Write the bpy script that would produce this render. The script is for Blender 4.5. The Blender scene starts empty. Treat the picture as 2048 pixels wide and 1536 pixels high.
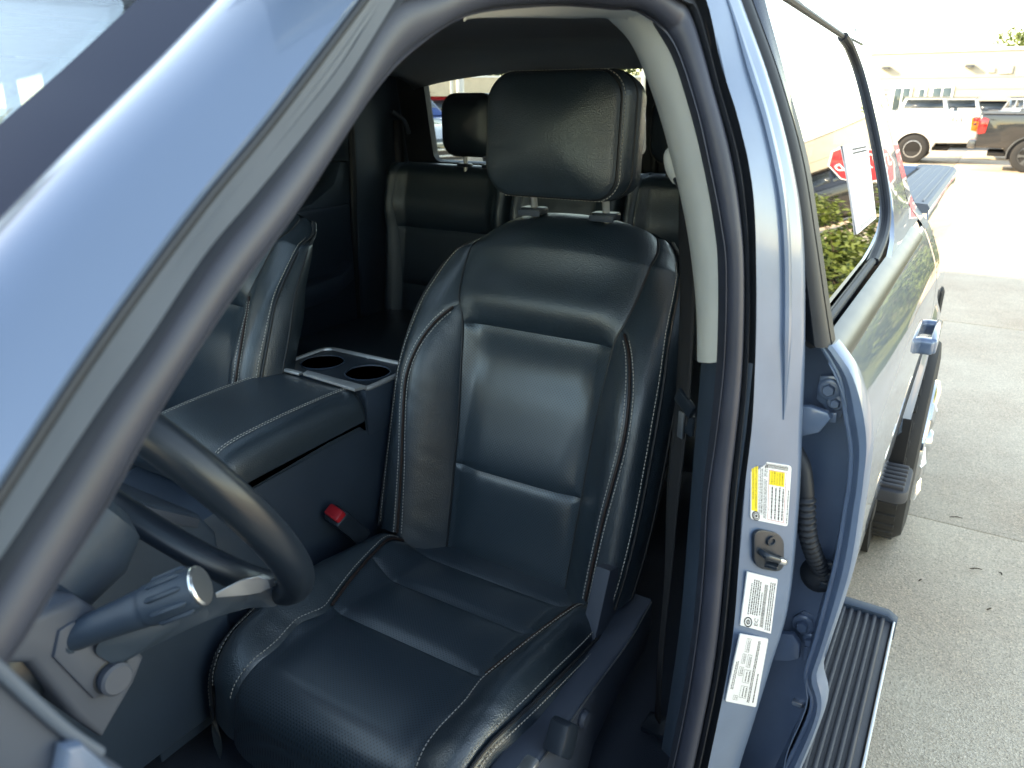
import bpy, bmesh, math, random
import numpy as np
from mathutils import Vector, Matrix
random.seed(7); rng = np.random.default_rng(7)
R = math.radians
scene = bpy.context.scene
col = scene.collection

# ---------------------------------------------------------------- camera
CAM = np.array((1.08, -1.25, 1.68)); YAW, PITCH, FPX = R(31.6), R(20.4), 1500.0
FW = np.array((-math.sin(YAW)*math.cos(PITCH), math.cos(YAW)*math.cos(PITCH), -math.sin(PITCH)))
RT = np.array((math.cos(YAW), math.sin(YAW), 0.0)); UP = np.cross(RT, FW)
cd = bpy.data.cameras.new('camera'); cam = bpy.data.objects.new('camera', cd); col.objects.link(cam)
cd.sensor_width = 36; cd.lens = FPX/2048*36; cd.clip_start = .02; cd.clip_end = 3000
cam.matrix_world = Matrix(((RT[0], UP[0], -FW[0], CAM[0]), (RT[1], UP[1], -FW[1], CAM[1]), (RT[2], UP[2], -FW[2], CAM[2]), (0, 0, 0, 1)))
cd.dof.use_dof = True; cd.dof.focus_distance = 1.35; cd.dof.aperture_fstop = 8.0
scene.camera = cam

# ---------------------------------------------------------------- sky, sun, exposure
SUN_EL, SUN_AZ = R(29), R(238.8)        # azimuth clockwise from +Y: from the passenger side, a little ahead of the truck
sun_dir = Vector((math.sin(SUN_AZ)*math.cos(SUN_EL), math.cos(SUN_AZ)*math.cos(SUN_EL), math.sin(SUN_EL)))
world = bpy.data.worlds.new('World'); scene.world = world; world.use_nodes = True
nt = world.node_tree; nt.nodes.clear()
sky = nt.nodes.new('ShaderNodeTexSky'); sky.sky_type = 'NISHITA'; sky.sun_disc = False
sky.sun_elevation = SUN_EL; sky.sun_rotation = SUN_AZ; sky.air_density = 1.0; sky.dust_density = 0.25; sky.ozone_density = 1.0
bg = nt.nodes.new('ShaderNodeBackground'); bg.inputs[1].default_value = 0.15
wo = nt.nodes.new('ShaderNodeOutputWorld')
nt.links.new(sky.outputs[0], bg.inputs[0]); nt.links.new(bg.outputs[0], wo.inputs[0])
sl = bpy.data.lights.new('sun', 'SUN'); sl.energy = 2.0; sl.angle = R(.53); sl.color = (1, .95, .86)
so = bpy.data.objects.new('sun', sl); col.objects.link(so); so.rotation_euler = sun_dir.to_track_quat('Z', 'Y').to_euler()
so.location = (0, -20, 30)
scene.view_settings.view_transform = 'Standard'; scene.view_settings.look = 'None'
scene.view_settings.exposure = 2.7; scene.view_settings.gamma = 1.0; scene.view_settings.use_curve_mapping = False
scene.view_settings.use_white_balance = True; scene.view_settings.white_balance_temperature = 9700   # the camera's balance for open shade
scene.cycles.max_bounces = 10; scene.cycles.diffuse_bounces = 5; scene.cycles.glossy_bounces = 5
scene.cycles.transparent_max_bounces = 16; scene.cycles.use_denoising = True
scene.cycles.sample_clamp_indirect = 6

# ---------------------------------------------------------------- geometry helpers
def ray(px, py): return FW*FPX + RT*(px-1024) - UP*(py-768)
def at(px, py, x=None, y=None, z=None):
    """the point of the place seen at this pixel of the photograph, on a plane of known x, y or z (metres)"""
    d = ray(px, py); i, v = (0, x) if x is not None else (1, y) if y is not None else (2, z)
    return CAM + d*((v-CAM[i])/d[i])
def atf(px, py, f, t0=.0002, t1=.004, n=900):
    """the same on a curved surface given as f(P)=0"""
    d = ray(px, py); ts = np.linspace(t0, t1, n); pv = None; pt = None
    for t in ts:
        v = f(CAM+d*t)
        if pv is not None and pv*v <= 0:
            a, b = pt, t
            for _ in range(30):
                m = (a+b)/2
                if pv*f(CAM+d*m) <= 0: b = m
                else: a = m
            return CAM+d*(a+b)/2
        pv, pt = v, t
    raise ValueError('no hit %s %s' % (px, py))
def ats(L, **k):
    out = []
    for p in L:
        if len(p) == 2: out.append(at(*p, **k))
        else: out.append(at(p[0], p[1], **p[2]))
    return out
def cr(P, n, closed=False):
    """n points spaced evenly along a smooth curve through P"""
    P = [np.array(p, float) for p in P]; m = len(P)
    if m == 2 and not closed: return np.array([P[0]+(P[1]-P[0])*t for t in np.linspace(0, 1, n)])
    out = []; segs = m if closed else m-1
    for i in range(segs):
        p1, p2 = P[i], P[(i+1) % m]
        p0 = P[i-1] if (i > 0 or closed) else 2*p1-p2
        p3 = P[(i+2) % m] if (i+2 < m or closed) else 2*p2-p1
        for t in np.linspace(0, 1, 24, endpoint=False):
            out.append(.5*((2*p1)+(-p0+p2)*t+(2*p0-5*p1+4*p2-p3)*t*t+(-p0+3*p1-3*p2+p3)*t**3))
    out.append(P[0] if closed else P[-1]); out = np.array(out)
    L = np.r_[0, np.cumsum(np.linalg.norm(np.diff(out, axis=0), axis=1))]
    q = np.linspace(0, L[-1], n+1)[:-1] if closed else np.linspace(0, L[-1], n)
    return np.stack([np.interp(q, L, out[:, k]) for k in range(out.shape[1])], 1)
def ss(a, b, x):
    t = np.clip((np.asarray(x, float)-a)/(b-a), 0, 1); return t*t*(3-2*t)
def lerp(a, b, t): return np.array(a, float)*(1-t)+np.array(b, float)*t

def new_obj(name, me, mat=None, parent=None, label=None, kind=None, cat=None, group=None):
    o = bpy.data.objects.new(name, me); col.objects.link(o)
    if mat is not None and me is not None: me.materials.append(mat)
    if parent is not None: o.parent = parent
    if label: o['label'] = label
    if kind: o['kind'] = kind
    if cat: o['category'] = cat
    if group: o['group'] = group
    return o
def empty(name, loc, rz=0, label=None, cat=None, group=None, parent=None):
    o = new_obj(name, None, None, parent, label, None, cat, group); o.location = loc; o.rotation_euler = (0, 0, rz)
    o.empty_display_size = .2
    return o
class G:
    """collects shapes; build() links them as one mesh object"""
    def __init__(s): s.v = []; s.f = []
    def add(s, V, F):
        b = len(s.v); s.v += [tuple(map(float, p)) for p in V]; s.f += [tuple(i+b for i in f) for f in F]; return s
    def loft(s, rows, cu=False, cv=False, cap0=False, cap1=False):
        n = len(rows[0]); m = len(rows); V = [p for r in rows for p in r]; F = []
        for j in range(m if cv else m-1):
            for i in range(n if cu else n-1):
                a, b = j*n+i, j*n+(i+1) % n; c, d = ((j+1) % m)*n+(i+1) % n, ((j+1) % m)*n+i
                F.append((a, b, c, d))
        if cap0: F.append(tuple(range(n))[::-1])
        if cap1: F.append(tuple((m-1)*n+i for i in range(n)))
        return s.add(V, F)
    def tube(s, path, r, n=10, closed=False, caps=True, flat=1.0, up=None):
        path = [np.array(p, float) for p in path]; m = len(path); rows = []; prev = None
        for i, p in enumerate(path):
            a = path[i-1] if (i > 0 or closed) else p; b = path[(i+1) % m] if (i < m-1 or closed) else p
            t = b-a; t = t/(np.linalg.norm(t)+1e-12)
            if prev is None:
                u = np.array(up, float) if up is not None else (np.array((0, 0, 1.)) if abs(t[2]) < .9 else np.array((1., 0, 0)))
            else: u = prev
            u = u-t*(u@t); u = u/(np.linalg.norm(u)+1e-12); prev = u; w = np.cross(t, u)
            rr = r[i] if hasattr(r, '__len__') else r
            rows.append([p+u*rr*math.cos(k)+w*rr*flat*math.sin(k) for k in np.linspace(0, 2*math.pi, n, endpoint=False)])
        return s.loft(rows, cu=True, cv=closed, cap0=caps and not closed, cap1=caps and not closed)
    def cyl(s, p0, p1, r0, r1=None, n=16): return s.tube([p0, p1], [r0, r0 if r1 is None else r1], n)
    def box(s, c, d, bev=0, seg=2, rot=None):
        bm = bmesh.new(); bmesh.ops.create_cube(bm, size=1)
        for v in bm.verts: v.co = Vector((v.co.x*d[0], v.co.y*d[1], v.co.z*d[2]))
        if bev: bmesh.ops.bevel(bm, geom=bm.edges[:], offset=bev, segments=seg, affect='EDGES', profile=.5)
        M = Matrix.Translation(Vector([float(q) for q in c])) @ (rot.to_4x4() if rot is not None else Matrix())
        bm.verts.index_update(); V = [M @ v.co for v in bm.verts]; F = [[v.index for v in f.verts] for f in bm.faces]; bm.free()
        return s.add(V, F)
    def prism(s, poly, vec, bev=0, seg=2):
        """closed outline swept along vec, edges of both ends rounded"""
        poly = np.array(poly, float); vec = np.array(vec, float); n = len(poly)
        if bev <= 0: return s.loft([poly, poly+vec], cu=True, cap0=True, cap1=True)
        vn = vec/np.linalg.norm(vec); cen = poly.mean(0); L = np.linalg.norm(vec); rows = []
        def inset(k):
            out = []
            for i in range(n):
                a = poly[i]-poly[i-1]; b = poly[(i+1) % n]-poly[i]
                na = np.cross(vn, a/(np.linalg.norm(a)+1e-9)); nb = np.cross(vn, b/(np.linalg.norm(b)+1e-9)); q = na+nb; q = q/(np.linalg.norm(q)+1e-9)
                out.append(q)
            out = np.array(out); area = sum(vn @ np.cross(poly[i]-cen, poly[(i+1) % n]-cen) for i in range(n))
            return poly+out*k*(1 if area > 0 else -1)
        for k in range(seg+1):
            a = k/seg*math.pi/2; rows.append(inset(bev*(1-math.sin(a)))+vn*bev*(1-math.cos(a)))
        for k in range(seg, -1, -1):
            a = k/seg*math.pi/2; rows.append(inset(bev*(1-math.sin(a)))+vn*(L-bev*(1-math.cos(a))))
        return s.loft(rows, cu=True, cap0=True, cap1=True)
    def lathe(s, prof, o, ax, n=24, ref=None):
        """profile [(radius, along)] turned about the axis ax through o"""
        ax = np.array(ax, float); ax /= np.linalg.norm(ax); u = np.array((0, 0, 1.)) if abs(ax[2]) < .9 else np.array((1., 0, 0))
        u = u-ax*(u@ax); u /= np.linalg.norm(u); w = np.cross(ax, u); o = np.array(o, float)
        rows = [[o+ax*h+(u*math.cos(k)+w*math.sin(k))*r for k in np.linspace(0, 2*math.pi, n, endpoint=False)] for r, h in prof]
        return s.loft(rows, cu=True, cap0=True, cap1=True)
    def mesh(s, name, smooth=True, ang=38):
        me = bpy.data.meshes.new(name); me.from_pydata(s.v, [], s.f); me.validate()
        bm = bmesh.new(); bm.from_mesh(me); bmesh.ops.recalc_face_normals(bm, faces=bm.faces[:]); bm.to_mesh(me); bm.free()
        if smooth:
            for p in me.polygons: p.use_smooth = True
            me.set_sharp_from_angle(angle=R(ang))
        return me
    def build(s, name, mat, parent=None, smooth=True, ang=38, thick=0, off=-1, bev=0, **k):
        o = new_obj(name, s.mesh(name, smooth, ang), mat, parent, **k)
        if thick:
            m = o.modifiers.new('thickness', 'SOLIDIFY'); m.thickness = thick; m.offset = off
        if bev:
            m = o.modifiers.new('rounding', 'BEVEL'); m.width = bev; m.segments = 2; m.limit_method = 'ANGLE'
        return o
def copy_tree(o, parent=None):
    c = o.copy(); col.objects.link(c); c.parent = parent
    for ch in list(o.children): copy_tree(ch, c)
    return c
def rrect(w, h, r, n=6, r2=None):
    """rounded rectangle outline in 2D, counter-clockwise; r or four radii"""
    rs = r if hasattr(r, '__len__') else (r, r, r, r); out = []
    for (sx, sy, a0), q in zip(((1, 1, 0), (-1, 1, 90), (-1, -1, 180), (1, -1, 270)), rs):
        for k in range(n+1):
            a = R(a0+90*k/n); out.append((sx*(w/2-q)+q*math.cos(a), sy*(h/2-q)+q*math.sin(a)))
    return np.array(out)

# ---------------------------------------------------------------- materials
def mat(name, base, rough=.5, metal=0, coat=0, coat_r=.03, spec=.5, bump=None, var=None, ior=1.5, emit=None, sheen=0):
    """bump=(scale, strength, distance[, kind]); var=(scale, amount): soft uneven colour"""
    m = bpy.data.materials.new(name); m.use_nodes = True; n = m.node_tree.nodes; l = m.node_tree.links
    p = n['Principled BSDF']; p.inputs['Base Color'].default_value = (*base, 1); p.inputs['Roughness'].default_value = rough
    p.inputs['Metallic'].default_value = metal; p.inputs['Coat Weight'].default_value = coat; p.inputs['Coat Roughness'].default_value = coat_r
    p.inputs['Specular IOR Level'].default_value = spec; p.inputs['IOR'].default_value = ior
    if sheen: p.inputs['Sheen Weight'].default_value = sheen
    if emit: p.inputs['Emission Color'].default_value = (*emit[0], 1); p.inputs['Emission Strength'].default_value = emit[1]
    tc = n.new('ShaderNodeTexCoord')
    if var:
        t = n.new('ShaderNodeTexNoise'); t.inputs['Scale'].default_value = var[0]; t.inputs['Detail'].default_value = 5
        l.new(tc.outputs['Object'], t.inputs['Vector'])
        r_ = n.new('ShaderNodeMapRange'); r_.inputs[3].default_value = 1-var[1]; r_.inputs[4].default_value = 1+var[1]
        r_.inputs[1].default_value = .3; r_.inputs[2].default_value = .7
        l.new(t.outputs[0], r_.inputs[0])
        mx = n.new('ShaderNodeVectorMath'); mx.operation = 'SCALE'; mx.inputs[0].default_value = base; l.new(r_.outputs[0], mx.inputs['Scale'])
        l.new(mx.outputs[0], p.inputs['Base Color'])
        r2 = n.new('ShaderNodeMapRange'); r2.inputs[3].default_value = max(0, rough-var[1]*.35); r2.inputs[4].default_value = min(1, rough+var[1]*.35)
        l.new(t.outputs[0], r2.inputs[0]); l.new(r2.outputs[0], p.inputs['Roughness'])
    if bump:
        kind = bump[3] if len(bump) > 3 else 'noise'
        if kind == 'voronoi':
            t = n.new('ShaderNodeTexVoronoi'); t.feature = 'SMOOTH_F1'; t.inputs['Scale'].default_value = bump[0]
        else:
            t = n.new('ShaderNodeTexNoise'); t.inputs['Scale'].default_value = bump[0]; t.inputs['Detail'].default_value = 3
        l.new(tc.outputs['Object'], t.inputs['Vector'])
        b = n.new('ShaderNodeBump'); b.inputs['Strength'].default_value = bump[1]; b.inputs['Distance'].default_value = bump[2]
        l.new(t.outputs[0], b.inputs['Height']); l.new(b.outputs[0], p.inputs['Normal'])
        if coat and kind == 'voronoi': l.new(b.outputs[0], p.inputs['Coat Normal'])
    return m
def perforated(name, base, rough, axes, pitch, spec=.8):
    """leather with rows of small punched holes; axes: the two object axes that span the panel"""
    m = mat(name, base, rough, bump=None, spec=spec, coat=.5, coat_r=.26); n = m.node_tree.nodes; l = m.node_tree.links; p = n['Principled BSDF']
    tc = n.new('ShaderNodeTexCoord'); sp = n.new('ShaderNodeSeparateXYZ'); l.new(tc.outputs['Object'], sp.inputs[0])
    def M(op, a, b=None, c=None):
        q = n.new('ShaderNodeMath'); q.operation = op
        for i, v in enumerate((a, b, c)):
            if v is None: continue
            if isinstance(v, (int, float)): q.inputs[i].default_value = v
            else: l.new(v, q.inputs[i])
        return q.outputs[0]
    a, b = sp.outputs[axes[0]], sp.outputs[axes[1]]
    u = M('MULTIPLY', M('ADD', a, b), .7071/pitch); v = M('MULTIPLY', M('SUBTRACT', a, b), .7071/pitch)
    du = M('SUBTRACT', M('FRACT', u), .5); dv = M('SUBTRACT', M('FRACT', v), .5)
    d = M('SQRT', M('ADD', M('MULTIPLY', du, du), M('MULTIPLY', dv, dv)))
    mr = n.new('ShaderNodeMapRange'); mr.interpolation_type = 'SMOOTHSTEP'; mr.inputs[1].default_value = .17; mr.inputs[2].default_value = .30; l.new(d, mr.inputs[0])
    mx = n.new('ShaderNodeMix'); mx.data_type = 'RGBA'; mx.inputs[6].default_value = (.003, .003, .004, 1); mx.inputs[7].default_value = (*base, 1)
    l.new(mr.outputs[0], mx.inputs[0]); l.new(mx.outputs[2], p.inputs['Base Color'])
    no = n.new('ShaderNodeTexNoise'); no.inputs['Scale'].default_value = 700; l.new(tc.outputs['Object'], no.inputs['Vector'])
    h = M('ADD', mr.outputs[0], M('MULTIPLY', no.outputs[0], .25))
    bp = n.new('ShaderNodeBump'); bp.inputs['Strength'].default_value = .55; bp.inputs['Distance'].default_value = .0006
    l.new(h, bp.inputs['Height']); l.new(bp.outputs[0], p.inputs['Normal'])
    return m
def glass(name, tint, ior=1.5, rough=0.0, k=1.6):
    """thin pane: clear (or tinted) sheet whose mirror reflection grows towards grazing view, as real glass does"""
    m = bpy.data.materials.new(name); m.use_nodes = True; n = m.node_tree.nodes; l = m.node_tree.links; n.clear()
    o = n.new('ShaderNodeOutputMaterial'); t = n.new('ShaderNodeBsdfTransparent'); t.inputs[0].default_value = (*tint, 1)
    g = n.new('ShaderNodeBsdfGlossy'); g.inputs[0].default_value = (1, 1, 1, 1); g.inputs['Roughness'].default_value = rough
    f = n.new('ShaderNodeFresnel'); f.inputs[0].default_value = ior
    mp = n.new('ShaderNodeMath'); mp.operation = 'MULTIPLY'; mp.inputs[1].default_value = k; mp.use_clamp = True
    x = n.new('ShaderNodeMixShader'); l.new(f.outputs[0], mp.inputs[0]); l.new(mp.outputs[0], x.inputs[0]); l.new(t.outputs[0], x.inputs[1]); l.new(g.outputs[0], x.inputs[2])
    l.new(x.outputs[0], o.inputs[0]); return m
def speckle(name, base, scale, amount, rough=.85, bump=.003, stain=None):
    """ground: aggregate grains, blotches and stains"""
    m = bpy.data.materials.new(name); m.use_nodes = True; n = m.node_tree.nodes; l = m.node_tree.links; p = n['Principled BSDF']
    p.inputs['Roughness'].default_value = rough; tc = n.new('ShaderNodeTexCoord')
    v = n.new('ShaderNodeTexVoronoi'); v.inputs['Scale'].default_value = scale; l.new(tc.outputs['Object'], v.inputs['Vector'])
    a = n.new('ShaderNodeTexNoise'); a.inputs['Scale'].default_value = scale*1.7; a.inputs['Detail'].default_value = 6; a.inputs['Roughness'].default_value = .75; l.new(tc.outputs['Object'], a.inputs['Vector'])
    b = n.new('ShaderNodeTexNoise'); b.inputs['Scale'].default_value = 1.3; b.inputs['Detail'].default_value = 6; b.inputs['Roughness'].default_value = .65; l.new(tc.outputs['Object'], b.inputs['Vector'])
    sp = n.new('ShaderNodeSeparateColor'); l.new(v.outputs['Color'], sp.inputs[0])
    cr_ = n.new('ShaderNodeValToRGB'); e = cr_.color_ramp.elements
    e[0].position = .0; e[0].color = (*[c*(1-amount) for c in base], 1); e[1].position = 1; e[1].color = (*[min(1, c*(1+amount)) for c in base], 1)
    k = cr_.color_ramp.elements.new(.12); k.color = (*[c*(1-amount*.35) for c in base], 1)
    k = cr_.color_ramp.elements.new(.85); k.color = (*[c*(1+amount*.35) for c in base], 1)
    l.new(sp.outputs[0], cr_.inputs[0])
    m1 = n.new('ShaderNodeMix'); m1.data_type = 'RGBA'; m1.blend_type = 'OVERLAY'; m1.inputs[0].default_value = .75; l.new(cr_.outputs[0], m1.inputs[6]); l.new(a.outputs[0], m1.inputs[7])
    m2 = n.new('ShaderNodeMix'); m2.data_type = 'RGBA'; m2.blend_type = 'OVERLAY'; m2.inputs[0].default_value = .45; l.new(m1.outputs[2], m2.inputs[6]); l.new(b.outputs[0], m2.inputs[7])
    st = n.new('ShaderNodeTexNoise'); st.inputs['Scale'].default_value = .55; st.inputs['Detail'].default_value = 8; st.inputs['Roughness'].default_value = .7; l.new(tc.outputs['Object'], st.inputs['Vector'])
    sr = n.new('ShaderNodeMapRange'); sr.inputs[1].default_value = .56; sr.inputs[2].default_value = .74; sr.inputs[3].default_value = 0; sr.inputs[4].default_value = .38; l.new(st.outputs[0], sr.inputs[0])
    m3 = n.new('ShaderNodeMix'); m3.data_type = 'RGBA'; m3.inputs[7].default_value = (*[c*.45 for c in base], 1); l.new(sr.outputs[0], m3.inputs[0]); l.new(m2.outputs[2], m3.inputs[6])
    l.new(m3.outputs[2], p.inputs['Base Color'])
    bp = n.new('ShaderNodeBump'); bp.inputs['Strength'].default_value = .6; bp.inputs['Distance'].default_value = bump; l.new(v.outputs['Distance'], bp.inputs['Height']); l.new(bp.outputs[0], p.inputs['Normal'])
    return m

M = {}
M['paint'] = mat('blue_grey_paint', (.112, .172, .268), .30, metal=.25, coat=1, coat_r=.02, var=(3, .03))
M['jamb'] = mat('blue_grey_jamb_paint', (.112, .170, .265), .36, metal=.15, coat=.5, coat_r=.12, var=(25, .06), bump=(90, .05, .001))
M['leather'] = mat('black_leather', (.018, .034, .048), .42, spec=.8, coat=.75, coat_r=.22, bump=(520, .5, .0010, 'voronoi'), var=(11, .16))
M['leather2'] = mat('black_leather_side', (.019, .034, .048), .42, spec=.8, coat=.75, coat_r=.22, bump=(520, .5, .0010, 'voronoi'), var=(10, .16))
M['perfb'] = perforated('perforated_leather_back', (.023, .046, .064), .36, (0, 2), .0044)
M['perfc'] = perforated('perforated_leather_cushion', (.023, .043, .062), .36, (0, 1), .0044)
M['thread'] = mat('grey_thread', (.42, .40, .37), .8)
M['brown'] = mat('brown_piping', (.032, .018, .016), .6)
M['piping'] = mat('black_piping', (.016, .018, .022), .5)
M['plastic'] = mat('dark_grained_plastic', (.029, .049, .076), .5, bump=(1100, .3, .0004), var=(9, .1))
M['plastic_s'] = mat('dark_smooth_plastic', (.016, .025, .037), .33, var=(20, .1))
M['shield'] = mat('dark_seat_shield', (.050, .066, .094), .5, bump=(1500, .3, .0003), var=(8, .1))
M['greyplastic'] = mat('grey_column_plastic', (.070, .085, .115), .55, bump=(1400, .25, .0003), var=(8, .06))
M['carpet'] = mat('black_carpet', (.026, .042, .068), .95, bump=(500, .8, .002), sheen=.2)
M['headliner'] = mat('grey_headliner', (.26, .27, .29), .95, bump=(900, .3, .0005), var=(5, .05))
M['beige'] = mat('light_grey_pillar_trim', (.70, .73, .70), .7, bump=(1300, .25, .0003), var=(12, .05))
M['rubber'] = mat('black_rubber_seal', (.011, .015, .022), .55, var=(40, .15))
M['sealtrim'] = mat('charcoal_seal_trim', (.034, .041, .062), .48, bump=(300, .1, .0006), var=(18, .12))
M['flange'] = mat('grey_pillar_flange', (.085, .112, .150), .5, var=(14, .08))
M['belt'] = mat('black_belt_webbing', (.020, .021, .025), .75, bump=(700, .4, .0005))
M['rimleather'] = mat('black_wheel_leather', (.010, .017, .027), .33, spec=.45, bump=(900, .12, .0004, 'voronoi'), var=(8, .06))
M['chrome'] = mat('chrome', (.82, .84, .86), .08, metal=1)
M['silver'] = mat('satin_silver', (.55, .58, .62), .28, metal=.9)
M['alu'] = mat('brushed_aluminium', (.62, .63, .64), .4, metal=.7, var=(40, .06))
M['red'] = mat('red_plastic', (.50, .015, .025), .35)
M['white'] = mat('white_label', (.78, .80, .82), .5)
M['yellow'] = mat('yellow_label', (.80, .62, .03), .5)
M['ink'] = mat('black_ink', (.02, .02, .025), .6)
M['redink'] = mat('red_ink', (.5, .05, .05), .6)
M['paper'] = mat('white_paper', (.75, .74, .78), .8, var=(6, .03))
M['windshield'] = glass('windshield_glass', (.84, .93, .95), 1.4, k=.5)
M['privacy'] = glass('dark_privacy_glass', (.22, .24, .25), 1.52)
M['tint'] = glass('tinted_glass', (.75, .80, .80))
M['clear'] = glass('clear_glass', (.82, .86, .86))
M['frit'] = mat('black_glass_border', (.012, .020, .042), .22, spec=.05)
M['tyre'] = mat('tyre_rubber', (.018, .018, .019), .75, bump=(160, .3, .002), var=(12, .2))
M['step'] = mat('charcoal_step_plastic', (.050, .052, .060), .6, bump=(500, .4, .0006), var=(15, .15))
M['concrete'] = speckle('exposed_aggregate_concrete', (.60, .485, .36), 210, .38)
M['joint'] = mat('dark_joint_filler', (.05, .045, .04), .9)
M['lot'] = speckle('lot_concrete', (.27, .25, .22), 40, .3)
M['wheelarch'] = mat('black_wheel_liner', (.01, .01, .011), .85)
M['redlens'] = mat('red_tail_lens', (.45, .012, .015), .12, coat=1)
M['cap'] = mat('grey_blue_bed_rail_cap', (.13, .155, .19), .55, bump=(700, .3, .0005), var=(10, .06))

# ================================================================ THE TRUCK
truck = empty('pickup_truck', (0, 0, 0), label='blue-grey crew cab pickup with its driver door open and black leather seats', cat='pickup truck')
def part(name, parent=None, label=None):
    o = empty(name, (0, 0, 0), parent=parent or truck)
    if label: o['label'] = label
    return o

# ---------------------------------------------------------------- upholstery helpers
def curve(vs, xs):
    q = cr(np.stack([vs, xs], 1), 160); i = np.argsort(q[:, 0]); return lambda v: np.interp(v, q[i, 0], q[i, 1])
def norms(surf, s, v, ref):
    e = 1e-3; a = surf(s+e, v)-surf(s-e, v); b = surf(s, v+e)-surf(s, v-e)
    n = np.cross(a, b); n /= np.linalg.norm(n, axis=-1, keepdims=True)+1e-12
    return n*np.sign((n*np.array(ref)).sum(-1, keepdims=True)+1e-9)
def patch(name, surf, ref, L, Rr, v0, v1, nu, nv, m, parent, depth=.006, w=.010, sides='LRTB', crease=0):
    v = np.linspace(v0, v1, nv)[:, None]+np.zeros((1, nu)); u = np.linspace(0, 1, nu)[None, :]
    u = .5-.5*np.cos(np.pi*u); l_, r_ = L(v), Rr(v); s = l_+(r_-l_)*u
    P = surf(s, v); N = norms(surf, s, v, ref); d = np.full(s.shape, 9.)
    if 'L' in sides: d = np.minimum(d, s-l_)
    if 'R' in sides: d = np.minimum(d, r_-s)
    if 'B' in sides: d = np.minimum(d, v-v0)
    if 'T' in sides: d = np.minimum(d, v1-v)
    off = -depth*np.exp(-d/w)
    if crease:      # soft creases and sag of used leather
        off = off+crease*(np.sin(s*70+np.sin(v*45)*2)*np.sin(v*90+s*30)*np.sin(v*23+1))
    P = P+N*off[..., None]
    return G().loft(list(P)).build(name, m, parent, ang=60)
def seam_pts(surf, ref, fs, v0, v1, n, lift=0.0, ds=0.0):
    v = np.linspace(v0, v1, 400); s = fs(v)+ds; P = surf(s, v)+norms(surf, s, v, ref)*lift
    return cr(list(P[::20])+[P[-1]], n)
def stitches(g, pts, side, ln=.0046, gap=.0022, w=.0009, h=.0009, lift=.0003):
    """short raised thread dashes laid along a run of points"""
    P = np.array(pts); L = np.r_[0, np.cumsum(np.linalg.norm(np.diff(P, axis=0), axis=1))]; q = 0
    while q+ln < L[-1]:
        a = np.array([np.interp(q, L, P[:, k]) for k in range(3)]); b = np.array([np.interp(q+ln, L, P[:, k]) for k in range(3)])
        t = (b-a)/np.linalg.norm(b-a); n = np.array(side); n = n-t*(n@t); n /= np.linalg.norm(n); x = np.cross(t, n)*w; a = a+n*lift; b = b+n*lift; m = (a+b)/2+n*h
        V = [a+x, a-x, b-x, b+x, m+x*.8, m-x*.8]
        g.add(V, [(0, 1, 5, 4), (2, 3, 4, 5), (1, 2, 5), (3, 0, 4), (0, 3, 2, 1)]); q += ln+gap

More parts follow.
